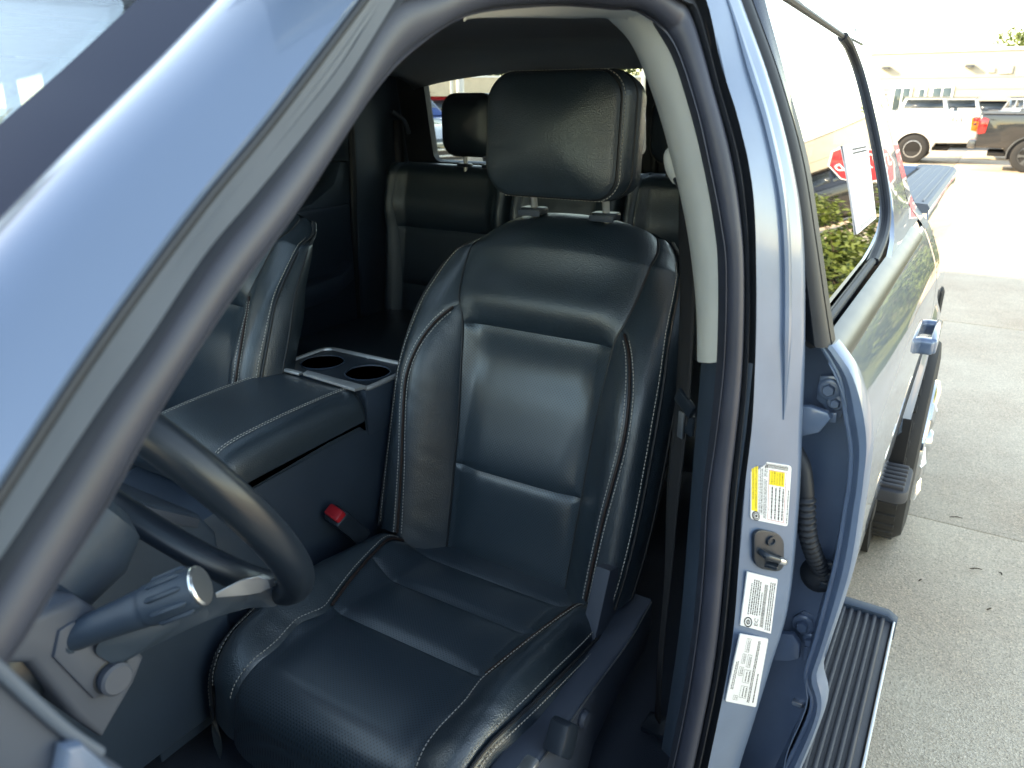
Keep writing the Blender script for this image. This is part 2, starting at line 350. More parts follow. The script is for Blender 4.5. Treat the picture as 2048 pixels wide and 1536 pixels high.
def make_seat(name, xc, dy, label):
    seat = part(name, label=label); ref = (0, -1, .2)
    def back(s, v):
        s, v = np.broadcast_arrays(np.asarray(s, float), np.asarray(v, float)); a = np.abs(s)
        Y = -.15+(np.minimum(v, 1.42)-.836)*.2745; Z = np.minimum(v, 1.42)
        ph = np.clip((v-1.42)/.16, 0, 1.15)*R(95); Y = Y+.02*np.sin(ph)+.075*(1-np.cos(ph)); Z = Z+.056*np.sin(ph)
        B = .012+.072*(1-ss(1.13, 1.40, v)); f = B*ss(.125, .230, a)
        f = f-np.where(a > .245, .8*(a-.245)**2/.045, 0)
        f = f-.055*ss(1.28, 1.52, v)*(a/.21)**3
        f = f+.020*np.exp(-((v-1.315)/.045)**2)*(1-ss(.12, .2, a)) + .012*np.exp(-((v-.98)/.11)**2)*(1-ss(.08, .15, a))
        f = f-.010*np.exp(-((v-1.20)/.05)**2)*(1-ss(.10, .16, a))
        f = f+.004*np.cos(np.clip(a/.15, 0, 1)*math.pi/2)
        Z = Z-.05*ss(1.36, 1.56, v)*(a/.22)**2.5
        return np.stack([xc+s, dy+Y-f*.965, Z+f*.26], -1)
    A = curve([.74, .83, .90, .98, 1.07, 1.18, 1.265, 1.30, 1.34, 1.40, 1.46, 1.52, 1.60], [.138, .140, .142, .145, .148, .155, .165, .179, .190, .198, .198, .190, .165])
    Bc = curve([.74, .84, .92, .98, 1.04, 1.106, 1.158, 1.21, 1.255, 1.285, 1.297], [.212, .216, .221, .226, .233, .240, .240, .230, .212, .192, .1775])
    O = curve([.74, .80, .86, .92, .98, 1.07, 1.16, 1.25, 1.38, 1.46, 1.54, 1.60], [.252, .266, .275, .280, .283, .285, .285, .278, .257, .239, .216, .185])
    VT, VB = 1.585, .80
    neg = lambda f: (lambda v: -f(v))
    patch('upper_panel', back, ref, neg(A), A, 1.262, VT, 60, 60, M['leather'], seat, sides='LRB')
    patch('insert', back, ref, neg(A), A, .98, 1.262, 60, 50, M['perfb'], seat, depth=.007, w=.012)
    patch('lower_insert', back, ref, neg(A), A, VB, .98, 60, 40, M['perfb'], seat, depth=.007, w=.012)
    VA = 1.297
    AB = lambda v: np.where(v < VA, Bc(v), A(v))
    for sg in (1, -1):
        if sg > 0: l1, r1, l2, r2 = A, (lambda v: np.maximum(Bc(v), A(v))), AB, O
        else: l1, r1, l2, r2 = (lambda v: -np.maximum(Bc(v), A(v))), neg(A), neg(O), (lambda v: -AB(v))
        patch('inner_bolster', back, ref, l1, r1, VB, VA-.002, 30, 70, M['leather'], seat, depth=.005, w=.008, sides='LR', crease=.0006)
        patch('outer_bolster', back, ref, l2, r2, VB+.03, VT, 30, 90, M['leather'], seat, depth=.005, w=.008, sides='LR', crease=.0005)
        # side wing and its piping
        vv = np.linspace(VB+.03, VT, 60); e = back(sg*O(vv), vv); rows = [e]
        for bk, out in ((.012, .007), (.045, .012), (.085, .006), (.105, -.02)):
            q = e.copy(); q[:, 1] += bk*(1-.9*ss(1.22, 1.54, vv)); q[:, 0] += sg*out*(1-.8*ss(1.22, 1.54, vv)); q[:, 2] -= .0+.02*bk; rows.append(q)
        G().loft(rows).build('side_panel', M['leather2'], seat, ang=60)
        G().tube(cr(list(e[::6])+[e[-1]], 90), .0028, 8).build('piping', M['piping'], seat)
        if sg > 0: bR = rows[-1]
        else: bL = rows[-1]
        w2 = rows[2].copy(); G().tube(cr(list(w2[::6])+[w2[-1]], 90), .0022, 8).build('piping', M['piping'], seat)
        # twin stitched seam with brown welt
        f = (lambda v: Bc(v)) if sg > 0 else (lambda v: -Bc(v))
        G().tube(seam_pts(back, ref, f, VB+.03, 1.29, 120, -.002), .0026, 7).build('welt', M['brown'], seat)
        g = G()
        for ds in (-.0075, .0075): stitches(g, seam_pts(back, ref, f, VB+.03, 1.282, 200, -.0015, ds), ref)
        stitches(g, seam_pts(back, ref, (lambda v: sg*(O(v)-.006)), VB+.04, 1.50, 200, -.001), ref)
        g.build('stitching', M['thread'], seat, kind='stuff')
    G().tube(seam_pts(back, ref, A, VB, VT, 120, -.005), .0022, 7).build('piping', M['piping'], seat)
    G().tube(seam_pts(back, ref, neg(A), VB, VT, 120, -.005), .0022, 7).build('piping', M['piping'], seat)
    # rear shell
    rows = [lerp(bR, bL, t)+np.array((0, .02*math.sin(math.pi*t), 0)) for t in np.linspace(0, 1, 14)]
    g = G().loft(rows); tp = [back(np.array(s_), np.array(VT)) for s_ in np.linspace(-O(VT), O(VT), 14)][::-1]; g.loft([tp, [r[-1] for r in rows]])
    g.build('back_shell', M['plastic'], seat)
    # lower wrap of the outboard side
    for sg in (1, -1):
        e = back(np.array([sg*.14, sg*.20, sg*.25, sg*.262]), np.array([VB, VB+.0, VB+.02, VB+.03])); q = e+np.array((0, .10, -.05))
        G().loft([cr(e, 12), cr(e+np.array((0, .03, -.03)), 12), cr(q, 12)]).build('lower_flap', M['leather2'], seat)
    # ---- headrest
    hr_c = np.array((xc+.001, dy+.0, 1.628)); tilt = .06
    out = rrect(.270, .214, (.046, .056, .056, .042), 8)
    def ring(k, y, dz=0, kx=None): return [hr_c+np.array((p[0]*(kx or k), y+(p[1]*k)*tilt, p[1]*k+dz)) for p in out]
    rows = [ring(t, -.024*(1-t**2.2)-.004*math.exp(-((1-t)/.05)) + .006*math.exp(-((1-t)/.03))) for t in (.02, .2, .4, .6, .75, .86, .93, .97, 1.0)]
    hp = G().loft(rows, cu=True, cap0=True).build('headrest', M['leather'], seat, ang=70)
    G().tube(ring(1.006, .006), .0024, 8, closed=True).build('piping', M['piping'], hp)
    rows = [ring(1.0, .006), ring(1.03, .012, 0, 1.035), ring(1.045, .028, -.001, 1.065), ring(1.045, .044, -.001, 1.075), ring(1.035, .052, -.001, 1.07)]
    G().loft(rows, cu=True).build('side_band', M['leather2'], hp, ang=60)
    g = G(); stitches(g, cr(ring(1.032, .0115)+ring(1.032, .0115)[:1], 260), (0, -1, 0)); g.build('stitching', M['thread'], hp, kind='stuff')
    G().tube(ring(1.037, .052, -.001, 1.072), .0022, 8, closed=True).build('piping', M['piping'], hp)
    rows = [ring(1.035, .052, -.001, 1.07), ring(1.045, .066, -.002, 1.085), ring(1.0, .098, -.004, 1.06), ring(.9, .115, -.006), ring(.6, .122, -.008), ring(.02, .124, -.008)]
    G().loft(rows, cu=True, cap1=True).build('headrest_back', M['leather2'], hp, ang=60)
    for sg in (-1, 1):
        G().cyl((xc+.003+sg*.079, dy+.092, 1.45), (xc+.003+sg*.079, dy+.068, 1.57), .0072).build('headrest_post', M['alu'], seat)
        c = np.array((xc+.003+sg*.079, dy+.084, 1.481)); g = G().prism([c+np.array((p[0], p[1], -.006)) for p in rrect(.052, .040, .012, 5)], (0, 0, .013), .003)
        o = g.build('post_guide', M['plastic_s'], seat); G().box(c+np.array((0, -.021, -.003)), (.050, .004, .011), .0015).build('guide_bezel', M['shield'], o)
    # ---- cushion
    cref = (0, -.3, 1)
    def cush(s, v):
        s, v = np.broadcast_arrays(np.asarray(s, float), np.asarray(v, float)); a = np.abs(s)
        VF, r = .625, .070; Y = -np.minimum(v, VF); Z = .806+.034*ss(.16, .50, v); ph = np.clip((v-VF)/r, 0, R(82))
        Y = Y-r*np.sin(ph); Z = Z-r*(1-np.cos(ph)); ex = np.maximum(v-VF-r*R(82), 0); Z = Z-ex*.98; Y = Y-ex*.12
        b = .052*ss(.14, .225, a)*ss(.16, .27, v)*(1-.55*ss(.50, .70, v)); b = b-np.where(a > .222, (a-.222)**2/.045*.9, 0)
        b = b+.006*np.sin(np.clip((v-.21)/.11, 0, 1)*math.pi)*(1-ss(.08, .15, a))+.006*np.sin(np.clip((v-.32)/.145, 0, 1)*math.pi)*(1-ss(.08, .15, a))+.008*np.sin(np.clip((v-.465)/.2, 0, 1)*math.pi)*(1-ss(.1, .2, a))
        pl = .03*ss(.52, .70, v)*(a/.27)**3
        return np.stack([xc+s, dy+Y+pl, Z+b], -1)
    a_ = curve([.10, .18, .25, .32, .40, .45, .49, .54, .60, .65, .72, .85], [.180, .196, .208, .197, .180, .168, .160, .168, .162, .165, .175, .185])
    o_ = curve([.10, .18, .25, .35, .50, .60, .68, .75, .85], [.255, .262, .266, .267, .263, .252, .245, .240, .235])
    cuts = (.10, .21, .325, .468, .80)
    for i in range(4):
        patch('cushion_insert', cush, cref, neg(a_), a_, cuts[i], cuts[i+1], 60, 30 if i < 3 else 70, M['perfc'], seat, depth=.006, w=.010, sides='LRTB' if i < 3 else 'LRB')
    for sg in (1, -1):
        l, r = (a_, o_) if sg > 0 else (neg(o_), neg(a_))
        patch('cushion_bolster', cush, cref, l, r, .185, .80, 36, 90, M['leather'], seat, depth=.006, w=.009, sides='LR', crease=.0008)
        vv = np.linspace(.185, .80, 70); e = cush(sg*o_(vv), vv); rows = [e]
        for dn, out_ in ((.010, .006), (.030, .011), (.060, .010), (.095, -.002)):
            q = e.copy(); q[:, 2] -= dn; q[:, 0] += sg*(out_+.0022*np.sin(vv*85+dn*30)*np.sin(vv*19)*(dn/.05)); rows.append(q)
        end = rows[0][0]
        G().loft(rows).build('cushion_side', M['leather2'], seat, ang=60)
        G().loft([[r_[0] for r_ in rows], [r_[0]*np.array((1, 1, 1))+np.array((-sg*.08, .02, -.01)) for r_ in rows]]).build('cushion_end', M['leather2'], seat)
        G().tube(cr(list(e[::6])+[e[-1]], 90), .0030, 8).build('piping', M['piping'], seat)
        G().tube(seam_pts(cush, cref, (lambda v: sg*a_(v)), .20, .47, 90, -.002), .0030, 7).build('welt', M['brown'], seat)
        g = G(); stitches(g, seam_pts(cush, cref, (lambda v: sg*(a_(v)+.007)), .20, .72, 200, -.001), cref)
        stitches(g, seam_pts(cush, cref, (lambda v: sg*(o_(v)-.007)), .20, .74, 200, -.0005), cref)
        q = rows[1].copy(); stitches(g, cr(list(q[::6]+np.array((sg*.001, 0, .004))), 200), (sg, 0, .3))
        g.build('stitching', M['thread'], seat, kind='stuff')
    # frame under the cushion
    G().box((xc, dy-.38, .67), (.46, .50, .14), .03).build('seat_frame', M['plastic_s'], seat)
    return seat

driver_seat = make_seat('driver_seat', .388, 0.0, 'black perforated leather driver seat with grey stitching')
passenger_seat = make_seat('passenger_seat', -.41, -.16, 'black leather front passenger seat beyond the console')
# driver seat: outboard recliner cover, side shield, lever, switch
def yz(L, x): return [at(p[0], p[1], x=x) for p in L]
sh = yz([(1306, 1200), (1262, 1275), (1189, 1373), (1130, 1455), (1070, 1534), (1000, 1640), (1090, 1720), (1172, 1560), (1190, 1490), (1226, 1412), (1250, 1372), (1292, 1300), (1306, 1245)], .702)
G().prism(sh, (-.055, 0, 0), .008, 3).build('side_shield', M['shield'], driver_seat)
rec = yz([(1222, 1142), (1264, 1118), (1272, 1165), (1216, 1296), (1200, 1326), (1184, 1312)], .655)
G().prism(rec, (-.03, 0, 0), .006, 2).build('recliner_cover', M['shield'], driver_seat)
lv = yz([(1128, 1492), (1138, 1455), (1146, 1446), (1160, 1452), (1152, 1500), (1142, 1522), (1122, 1515)], .728)
G().prism(lv, (-.03, 0, 0), .004, 2).build('seat_switch', M['plastic_s'], driver_seat)
G().lathe([(.013, 0), (.015, .006), (.012, .012)], at(1160, 1435, x=.700), (1, 0, 0), 20).build('lever_boss', M['shield'], driver_seat)
G().box(at(1055, 1534, x=.715), (.02, .03, .012), .004).build('switch_cap', M['silver'], driver_seat)
G().tube(cr(yz([(1303, 1204), (1260, 1280), (1188, 1378), (1130, 1459), (1070, 1538)], .7025), 40), .0013, 6).build('shield_edge_highlight', M['silver'], driver_seat)  # thin silver line painting in the highlight along the shield's top edge

# ---------------------------------------------------------------- rear bench
bench = part('rear_bench', label='dark leather rear bench below the back window')
bref = (0, -1, .2)
def mk_bench(x0, x1):
    xm, hw = (x0+x1)/2, (x1-x0)/2
    def sf(s, v):
        s, v = np.broadcast_arrays(np.asarray(s, float), np.asarray(v, float)); a = np.abs(s)
        Z = np.minimum(v, 1.45); Y = .765+(Z-1.0)*.12; ph = np.clip((v-1.45)/.07, 0, 1.2)*R(90); Y = Y+.05*(1-np.cos(ph)); Z = Z+.045*np.sin(ph)
        f = .03*ss(hw-.09, hw-.03, a)-np.where(a > hw-.025, (a-hw+.025)**2/.012, 0)+.012*np.exp(-((v-1.36)/.06)**2)
        return np.stack([xm+s, Y-f, Z], -1)
    return sf, hw
for x0, x1 in ((-.70, -.19), (-.188, .188), (.19, .70)):
    sf, hw = mk_bench(x0, x1); q = min(.085, hw*.3)
    A2 = curve([.95, 1.10, 1.25, 1.285, 1.34, 1.40, 1.55], [hw-q, hw-q, hw-q+.01, hw-q+.015, hw-.055, hw-.05, hw-.06]); O2 = lambda v: hw+0*v
    patch('upper_panel', sf, bref, lambda v: -A2(v), A2, 1.285, 1.53, 40, 30, M['leather'], bench, sides='LRB')
    patch('insert', sf, bref, lambda v: -A2(v), A2, 1.09, 1.285, 40, 30, M['leather'], bench)
    patch('lower_insert', sf, bref, lambda v: -A2(v), A2, .93, 1.09, 40, 16, M['leather'], bench)
    patch('bolster', sf, bref, A2, O2, .93, 1.53, 16, 40, M['leather'], bench, sides='L'); patch('bolster', sf, bref, lambda v: -hw+0*v, lambda v: -A2(v), .93, 1.53, 16, 40, M['leather'], bench, sides='R')
for xm in (-.352, .36):
    c0 = np.array((xm, .80, 1.62)); o8 = rrect(.190, .185, .05, 7)
    def rg(k, y): return [c0+np.array((p[0]*k, y, p[1]*k)) for p in o8]
    h = G().loft([rg(.02, -.022), rg(.5, -.018), rg(.85, -.006), rg(1, .006), rg(1.04, .02), rg(1.03, .06), rg(.9, .085), rg(.02, .09)], cu=True, cap0=True, cap1=True).build('headrest', M['leather2'], bench, ang=60)
    G().tube(rg(1.005, .006), .002, 6, closed=True).build('piping', M['piping'], h)
    for sg in (-1, 1):
        G().cyl((xm+.02+sg*.048, .835, 1.45), (xm+.02+sg*.048, .835, 1.56), .007).build('headrest_post', M['alu'], bench)
        G().box((xm+.02+sg*.048, .83, 1.497), (.045, .03, .012), .004).build('post_guide', M['plastic_s'], bench)
g = G()
for x0, x1 in ((-.70, -.19), (-.188, .70)):
    g.box(((x0+x1)/2, .55, .93), (x1-x0, .50, .13), .035, 3).build('cushion', M['leather'], bench); g = G()

# ---------------------------------------------------------------- centre console
con = part('centre_console', label='black leather-topped centre console with chrome-edged cup holders')
XL, XR, ZT = -.172, .100, 1.150
# lid: rounded loaf with wrapped edges
prof = [(-.225, 1.075), (-.222, 1.135), (-.235, 1.150), (-.30, 1.153), (-.40, 1.152), (-.50, 1.146), (-.545, 1.135), (-.570, 1.110), (-.575, 1.080), (-.560, 1.060)]
pr = cr([np.array((0, a, b)) for a, b in prof], 40)
def lid_row(x, drop): return [np.array((x, -.39+(p[1]+.39)*(1-drop*.55), max(p[2]-drop*(1 if p[2] > 1.09 else 0), 1.066))) for p in pr]
rows = [lid_row(XL-d, q) for d, q in ((.006, .070), (.006, .045), (.002, .026), (-.006, .012), (-.018, .003), (-.034, 0))]+[lid_row(x, 0) for x in np.linspace(XL+.06, XR-.06, 6)]+[lid_row(XR+d, q) for d, q in ((-.034, 0), (-.018, .003), (-.006, .012), (.002, .026), (.006, .045), (.006, .070))]
lid = G().loft(rows, cap0=True, cap1=True).build('armrest_lid', M['leather'], con, ang=70)
g = G()
for xx in (XR-.036, XR-.030, XL+.030, XL+.036):
    L = [np.array((xx, p[1], p[2]+.0006)) for p in pr[5:33]]; stitches(g, cr(L, 160), (0, 0, 1))
g.build('stitching', M['thread'], lid, kind='stuff')
# body below
bp = [(-.05, .66), (-.045, 1.060), (-.21, 1.060), (-.228, 1.07), (-.55, 1.055), (-.62, 1.045), (-.75, 1.10), (-.75, .66)]
G().prism([np.array((XR-.006, a, b)) for a, b in bp], (XL-XR+.012, 0, 0), .006, 2).build('console_body', M['plastic'], con)
# cup holder tray, rim and trim
c = np.array(((XL+XR)/2, -.135, 1.128)); o8 = rrect(.262, .172, .03, 6)
def cup_plate(x0, x1, y0, y1, cx, cy, r, z, dz):
    n = 40; ci = [np.array((cx+r*math.cos(a), cy+r*math.sin(a), z)) for a in np.linspace(0, 2*math.pi, n, endpoint=False)]; o = []
    for p in ci:
        d = (p-np.array((cx, cy, z)))/r; k = min((x1-cx)/d[0] if d[0] > 1e-6 else (x0-cx)/d[0] if d[0] < -1e-6 else 9e9, (y1-cy)/d[1] if d[1] > 1e-6 else (y0-cy)/d[1] if d[1] < -1e-6 else 9e9); o.append(np.array((cx, cy, z))+d*k)
    dn = lambda L, h, q=1.0: [np.array((cx+(p[0]-cx)*q, cy+(p[1]-cy)*q, p[2]-h)) for p in L]
    return G().loft([dn(o, .02), o, ci, dn(ci, .003, .97), dn(ci, .03, .96), dn(ci, dz, .90), dn(ci, dz, .02)], cu=True, cap1=True)
for k, sx_ in enumerate((-.066, .066)):
    cup_plate(c[0]+(-.131, .0)[k], c[0]+(.0, .131)[k], c[1]-.070, c[1]+.086, c[0]+sx_, c[1]+.006, .047, 1.1455, .07).build('cup_holder', M['plastic_s'], con)
    G().lathe([(.049, 0), (.0495, .002), (.047, .0025), (.046, 0)], (c[0]+sx_, c[1]+.006, 1.1455), (0, 0, 1), 40).build('cup_ring', M['plastic'], con)
for q_, d_ in (((XR-.008, -.128, 1.095), (.010, .160, .098)), ((XL+.008, -.128, 1.095), (.010, .160, .098)), (((XL+XR)/2, -.050, 1.095), (XR-XL-.008, .010, .098)), (((XL+XR)/2, -.205, 1.095), (XR-XL-.008, .010, .098))):
    G().box(q_, d_, .002).build('cup_box_side', M['plastic'], con)
tray = [c+np.array((p[0]*1.0, p[1]*1.0, .0185)) for p in o8]
G().tube(tray[4:22] if False else [tray[i % len(tray)] for i in range(-3, 17)], .0055, 8).build('chrome_trim', M['alu'], con)
G().prism([np.array(p) for p in ((XR-.002, -.206, 1.1480), (XR-.002, -.242, 1.1530), (XL+.120, -.234, 1.1560), (XL+.105, -.208, 1.1520))], (0, 0, .006), .0015).build('chrome_trim', M['alu'], con)
G().box(((XL+.05), -.226, 1.155), (.11, .012, .006), .0015).build('chrome_trim', M['alu'], con)
# buckle
bk = part('seat_belt_buckle', label='black seat belt buckle with red release button')
b0 = at(672, 1030, x=.135); ax = np.array((0, -.62, .78)); rm = Matrix.Rotation(R(38), 3, 'X') @ Matrix.Rotation(R(-12), 3, 'Z')
G().box(b0+np.array((.0, .028, -.036)), (.046, .036, .095), .006, rot=rm).build('buckle_body', M['plastic_s'], bk)
G().box(b0+np.array((.0, .000, .002)), (.040, .024, .022), .005, rot=rm).build('release_button', M['red'], bk)
G().box(b0+np.array((.0, .062, -.09)), (.030, .012, .09), .004, rot=rm).build('buckle_strap', M['belt'], bk)

# ---------------------------------------------------------------- steering wheel, column, stalk
sw = part('steering_wheel', label='black leather steering wheel seen from the outside edge')
wc = np.array((.42, -.893, 1.345)); th = .53; e1 = np.array((1., 0, 0)); e2 = np.array((0, -math.sin(th), math.cos(th))); e3 = np.array((0, math.cos(th), math.sin(th)))
rim = [wc+.197*(e1*math.cos(a)+e2*math.sin(a)) for a in np.linspace(0, 2*math.pi, 96, endpoint=False)]
G().tube(rim, .0172, 20, closed=True, flat=.92, up=e3).build('rim', M['rimleather'], sw)
spk = cr([at(556, 1186, y=-.822), at(490, 1198, y=-.850), at(425, 1214, y=-.885), at(330, 1250, y=-.925), at(250, 1285, y=-.965)], 14)
rows = []
for i, p in enumerate(spk):
    w_ = float(np.interp(i, [0, 2, 6, 13], [.017, .013, .015, .022])); h_ = float(np.interp(i, [0, 2, 6, 13], [.014, .010, .013, .020]))
    rows.append([p+np.array((0, -.5, .86))*q[1]*h_*2+np.array((.35, .75, .45))*q[0]*w_*2 for q in rrect(1, 1, .3, 4)])
G().loft(rows, cu=True, cap0=True, cap1=True).build('spoke', M['plastic'], sw)
tr_ = [(at(x, y, y=yy), at(x2, y2, y=yy)) for x, y, x2, y2, yy in ((536, 1160, 540, 1176, -.838), (515, 1152, 520, 1186, -.846), (480, 1160, 486, 1192, -.860), (430, 1186, 432, 1196, -.882))]
G().prism([q[0] for q in tr_]+[q[1] for q in tr_[::-1]], np.array((-.003, .010, -.004)), .001).build('spoke_trim', M['silver'], sw)
G().lathe([(.02, -.12), (.055, -.11), (.060, -.07), (.05, -.04), (.03, -.03)], wc, e3, 28).build('hub', M['plastic'], sw)
colm = part('steering_column', label='grey steering column shroud with turn signal stalk')
cp = yz([(-60, 1275), (40, 1245), (160, 1196), (205, 1225), (262, 1280), (292, 1316), (272, 1368), (206, 1478), (150, 1440), (60, 1330), (-60, 1330)], .485)
G().prism(cp, (-.13, 0, 0), .008, 3).build('column_shroud', M['greyplastic'], colm)
g = G().prism(yz([(120, 1262), (150, 1243), (168, 1262), (252, 1330), (238, 1386), (188, 1398), (108, 1316)], .4885), (-.006, 0, 0), .002, 2).build('shroud_plate', M['greyplastic'], colm)
G().lathe([(.0135, 0), (.0150, .004), (.0150, .010), (.0125, .012)], at(222, 1352, x=.487), (1, .0, .05), 28).build('tilt_knob', M['greyplastic'], colm)
G().lathe([(.0175, 0), (.0175, .002), (.015, .003)], at(218, 1350, x=.486), (1, 0, 0), 28).build('knob_collar', M['plastic_s'], colm)
s0, s1 = at(118, 1283, x=.470), at(398, 1172, x=.566)
st = [lerp(s0, s1, t) for t in (0, .12, .3, .5, .60, .62, .64, .66, .97, 1.0)]
G().tube([np.array((.42, -1.02, 1.235)), np.array((.42, -1.26, 1.12))], .05, 16).build('column_tube', M['plastic_s'], colm)
stalk = G().tube(st, [.0125, .0135, .0140, .0158, .0170, .0165, .0178, .0184, .0190, .0175], 28).build('signal_stalk', M['plastic'], colm)
ax = (s1-s0)/np.linalg.norm(s1-s0)
G().lathe([(.0178, 0), (.0178, .002), (.0160, .0035), (.0, .0036)], s1, ax, 32).build('stalk_end', M['silver'], stalk)
u = np.cross(ax, (0, 0, 1.)); u /= np.linalg.norm(u); w_ = np.cross(ax, u)
for k in range(9):
    a = k/9*2*math.pi; d = u*math.cos(a)+w_*math.sin(a); p0 = lerp(s0, s1, .70)+d*.0180; p1 = lerp(s0, s1, .95)+d*.0186
    G().tube([p0, lerp(p0, p1, .1)+d*.0008, lerp(p0, p1, .9)+d*.0008, p1], [.001, .0028, .0028, .001], 8).build('grip_rib', M['plastic'], stalk)
G().tube([s0+(s1-s0)*-.04, s0+(s1-s0)*.05, s0+(s1-s0)*.10], [.019, .0175, .0145], 24).build('stalk_boot', M['plastic'], colm)

# ---------------------------------------------------------------- dashboard and centre stack
dash = part('dashboard', label='dark dashboard behind the steering wheel')
dp = [(-1.62, .75), (-1.62, 1.33), (-1.36, 1.36), (-1.23, 1.345), (-1.18, 1.30), (-1.19, 1.18), (-1.15, 1.05), (-1.19, .92), (-1.34, .75)]
G().prism([np.array((.745, a, b)) for a, b in dp], (-1.50, 0, 0), .02, 3).build('dash_body', M['plastic'], dash)
cs = [(-1.08, 1.36), (-.86, 1.245), (-.775, 1.195), (-.70, 1.13), (-.625, 1.075), (-.60, 1.03), (-.60, .70), (-1.08, .70)]
G().prism([np.array((.118, a, b)) for a, b in cs], (-.31, 0, 0), .010, 3).build('centre_stack', M['plastic'], dash)
sl_ = [(-.862, 1.238), (-.775, 1.190), (-.700, 1.125), (-.630, 1.072), (-.636, 1.058), (-.708, 1.108), (-.782, 1.172), (-.868, 1.222)]
G().prism([np.array((.124, a, b)) for a, b in sl_], (-.012, 0, 0), .002, 2).build('stack_trim', M['shield'], dash)
# end of the dash beside the pillar, closest to the camera
ep = yz([(-120, 1230), (0, 1345), (90, 1428), (150, 1478), (250, 1540), (330, 1640), (-120, 1640)], .79)
G().prism(ep, (-.012, 0, 0), .004, 3).build('dash_end_panel', M['shield'], dash)
G().tube(cr(yz([(-60, 1285), (0, 1340), (90, 1424), (145, 1470), (200, 1506)], .792), 30), .0026, 10).build('end_trim', M['flange'], dash)
G().prism(yz([(135, 1500), (170, 1490), (235, 1545), (260, 1640), (110, 1640)], .800), (-.01, 0, 0), .003, 2).build('end_cap', M['jamb'], dash)

# ================================================================ BODY SHELL
KZ = [.3, .52, .75, .9, 1.0, 1.15, 1.25, 1.30, 1.37, 1.413, 1.5, 1.6, 1.70, 1.80, 1.86, 1.91, 1.95]
KX = [.93, .955, .985, 1.0, 1.012, 1.018, 1.013, 1.003, .972, .946, .910, .870, .827, .778, .745, .69, .60]
kx_ = curve(KZ, KX)
def sx(z, Y):
    """half width of the driver side of the cab"""
    return kx_(z)-.02*np.maximum(0, (Y+.33))/1.4*ss(1.38, 1.45, z)+.045*ss(1.42, 1.72, z)*ss(.6, -.35, Y)
def skin(Y, z, out=0.0): return np.array((float(sx(z, Y))+out, Y, z))

# ---- windscreen pillar: outer face, gap, flange
P1 = ats([(540, -130, dict(x=.652)), (415, 0, dict(x=.66)), (300, 118, dict(x=.668)), (210, 205, dict(x=.675)), (0, 412, dict(x=.69)), (-250, 665, dict(x=.705)), (-520, 940, dict(x=.72))])
P2 = ats([(800, -125, dict(x=.733)), (700, 10, dict(x=.74)), (533, 226, dict(x=.753)), (386, 403, dict(x=.762)), (191, 665, dict(x=.774)), (0, 952, dict(x=.786)), (-190, 1250, dict(x=.795))])
N = 60; a, b = cr(P1, N), cr(P2, N); tdir = b[-1]-b[0]; nrm = np.cross(b-a, tdir); nrm /= np.linalg.norm(nrm, axis=1, keepdims=True); nrm *= np.sign(nrm[:, 2:3])
pil = part('windscreen_pillar', label='blue-grey painted windscreen pillar crossing the view')
rows = [lerp(a, b, t)+nrm*(.022*math.sin(math.pi*t**.9)-.006*(1-t)) for t in np.linspace(0, 1, 14)]
rows.append(b-nrm*.008)
G().loft([a-nrm*.02]+rows).build('pillar_skin', M['paint'], pil, ang=50)
G().tube(b-nrm*.006, .003, 8).build('gap', M['rubber'], pil)
P3a = [(800, -60, dict(x=.728)), (690, 118, dict(x=.738)), (592, 245, dict(x=.745)), (500, 355, dict(x=.750)), (393, 480, dict(x=.755)), (273, 660, dict(x=.764)), (164, 810, dict(x=.770)), (34, 1005, dict(x=.778)), (-110, 1225, dict(x=.784)), (-230, 1400, dict(x=.79))]
c3 = cr(ats(P3a), N)
rows = [lerp(b, c3, t)-nrm*(.010+.004*math.sin(t*9)) for t in np.linspace(0, 1, 8)]; rows[-1] = c3
G().loft([b-nrm*.008]+rows).build('pillar_flange', M['flange'], pil, ang=50)

# ---- door seal running round the whole opening, with inner trim lip
TOP3 = [(905, -70, dict(x=.72)), (1050, -95, dict(x=.725)), (1200, -85, dict(x=.75)), (1320, -55, dict(x=.785)), (1385, -25, dict(x=.805))]
Xin = curve([.55, .7, .834, .966, 1.074, 1.241, 1.373, 1.567, 1.656, 1.719, 1.777, 1.85], [.88, .89, .901, .909, .912, .905, .903, .883, .859, .832, .812, .77])
Xout = curve([.55, .75, .864, .971, 1.074, 1.221, 1.326, 1.418, 1.544, 1.627, 1.706, 1.783, 1.86], [.91, .925, .938, .95, .96, .954, .944, .935, .917, .893, .861, .823, .785])
def jamb_pt(t, z, lift=0):
    xi, xo = float(Xin(z)), float(Xout(z)); n = np.array((.07, -(xo-xi), 0)); n /= np.linalg.norm(n)
    return np.array((xi+(xo-xi)*t, -.45+.07*t, z))+n*(lift+.0012*math.sin(math.pi*t))
B3 = [jamb_pt(0, z) for z in (1.775, 1.70, 1.62, 1.52, 1.40, 1.28, 1.15, 1.02, .90, .78, .68, .6)]
S3 = ats(P3a)[::-1]+ats(TOP3)+B3
P5a = [(219, 1005, dict(x=.755)), (328, 808, dict(x=.75)), (472, 586, dict(x=.74)), (600, 412, dict(x=.725)), (746, 188, dict(x=.70)), (833, 96, dict(x=.69)), (933, 33, dict(x=.682)), (1058, 15, dict(x=.688)), (1150, 13, dict(x=.705)), (1225, 20, dict(x=.732)), (1275, 25, dict(x=.752))]
P5b = [(1342, 83), (1388, 208), (1417, 333), (1440, 450), (1450, 542), (1446, 720), (1430, 870), (1412, 1000), (1405, 1130), (1393, 1260), (1372, 1400), (1345, 1530), (1320, 1640)]
P5 = ats([(0, 1350, dict(x=.772)), (35, 1300, dict(x=.770)), (119, 1162, dict(x=.763))]+P5a)+ats(P5b, y=-.47)
S5 = [at(-120, 1560, x=.782)]+P5
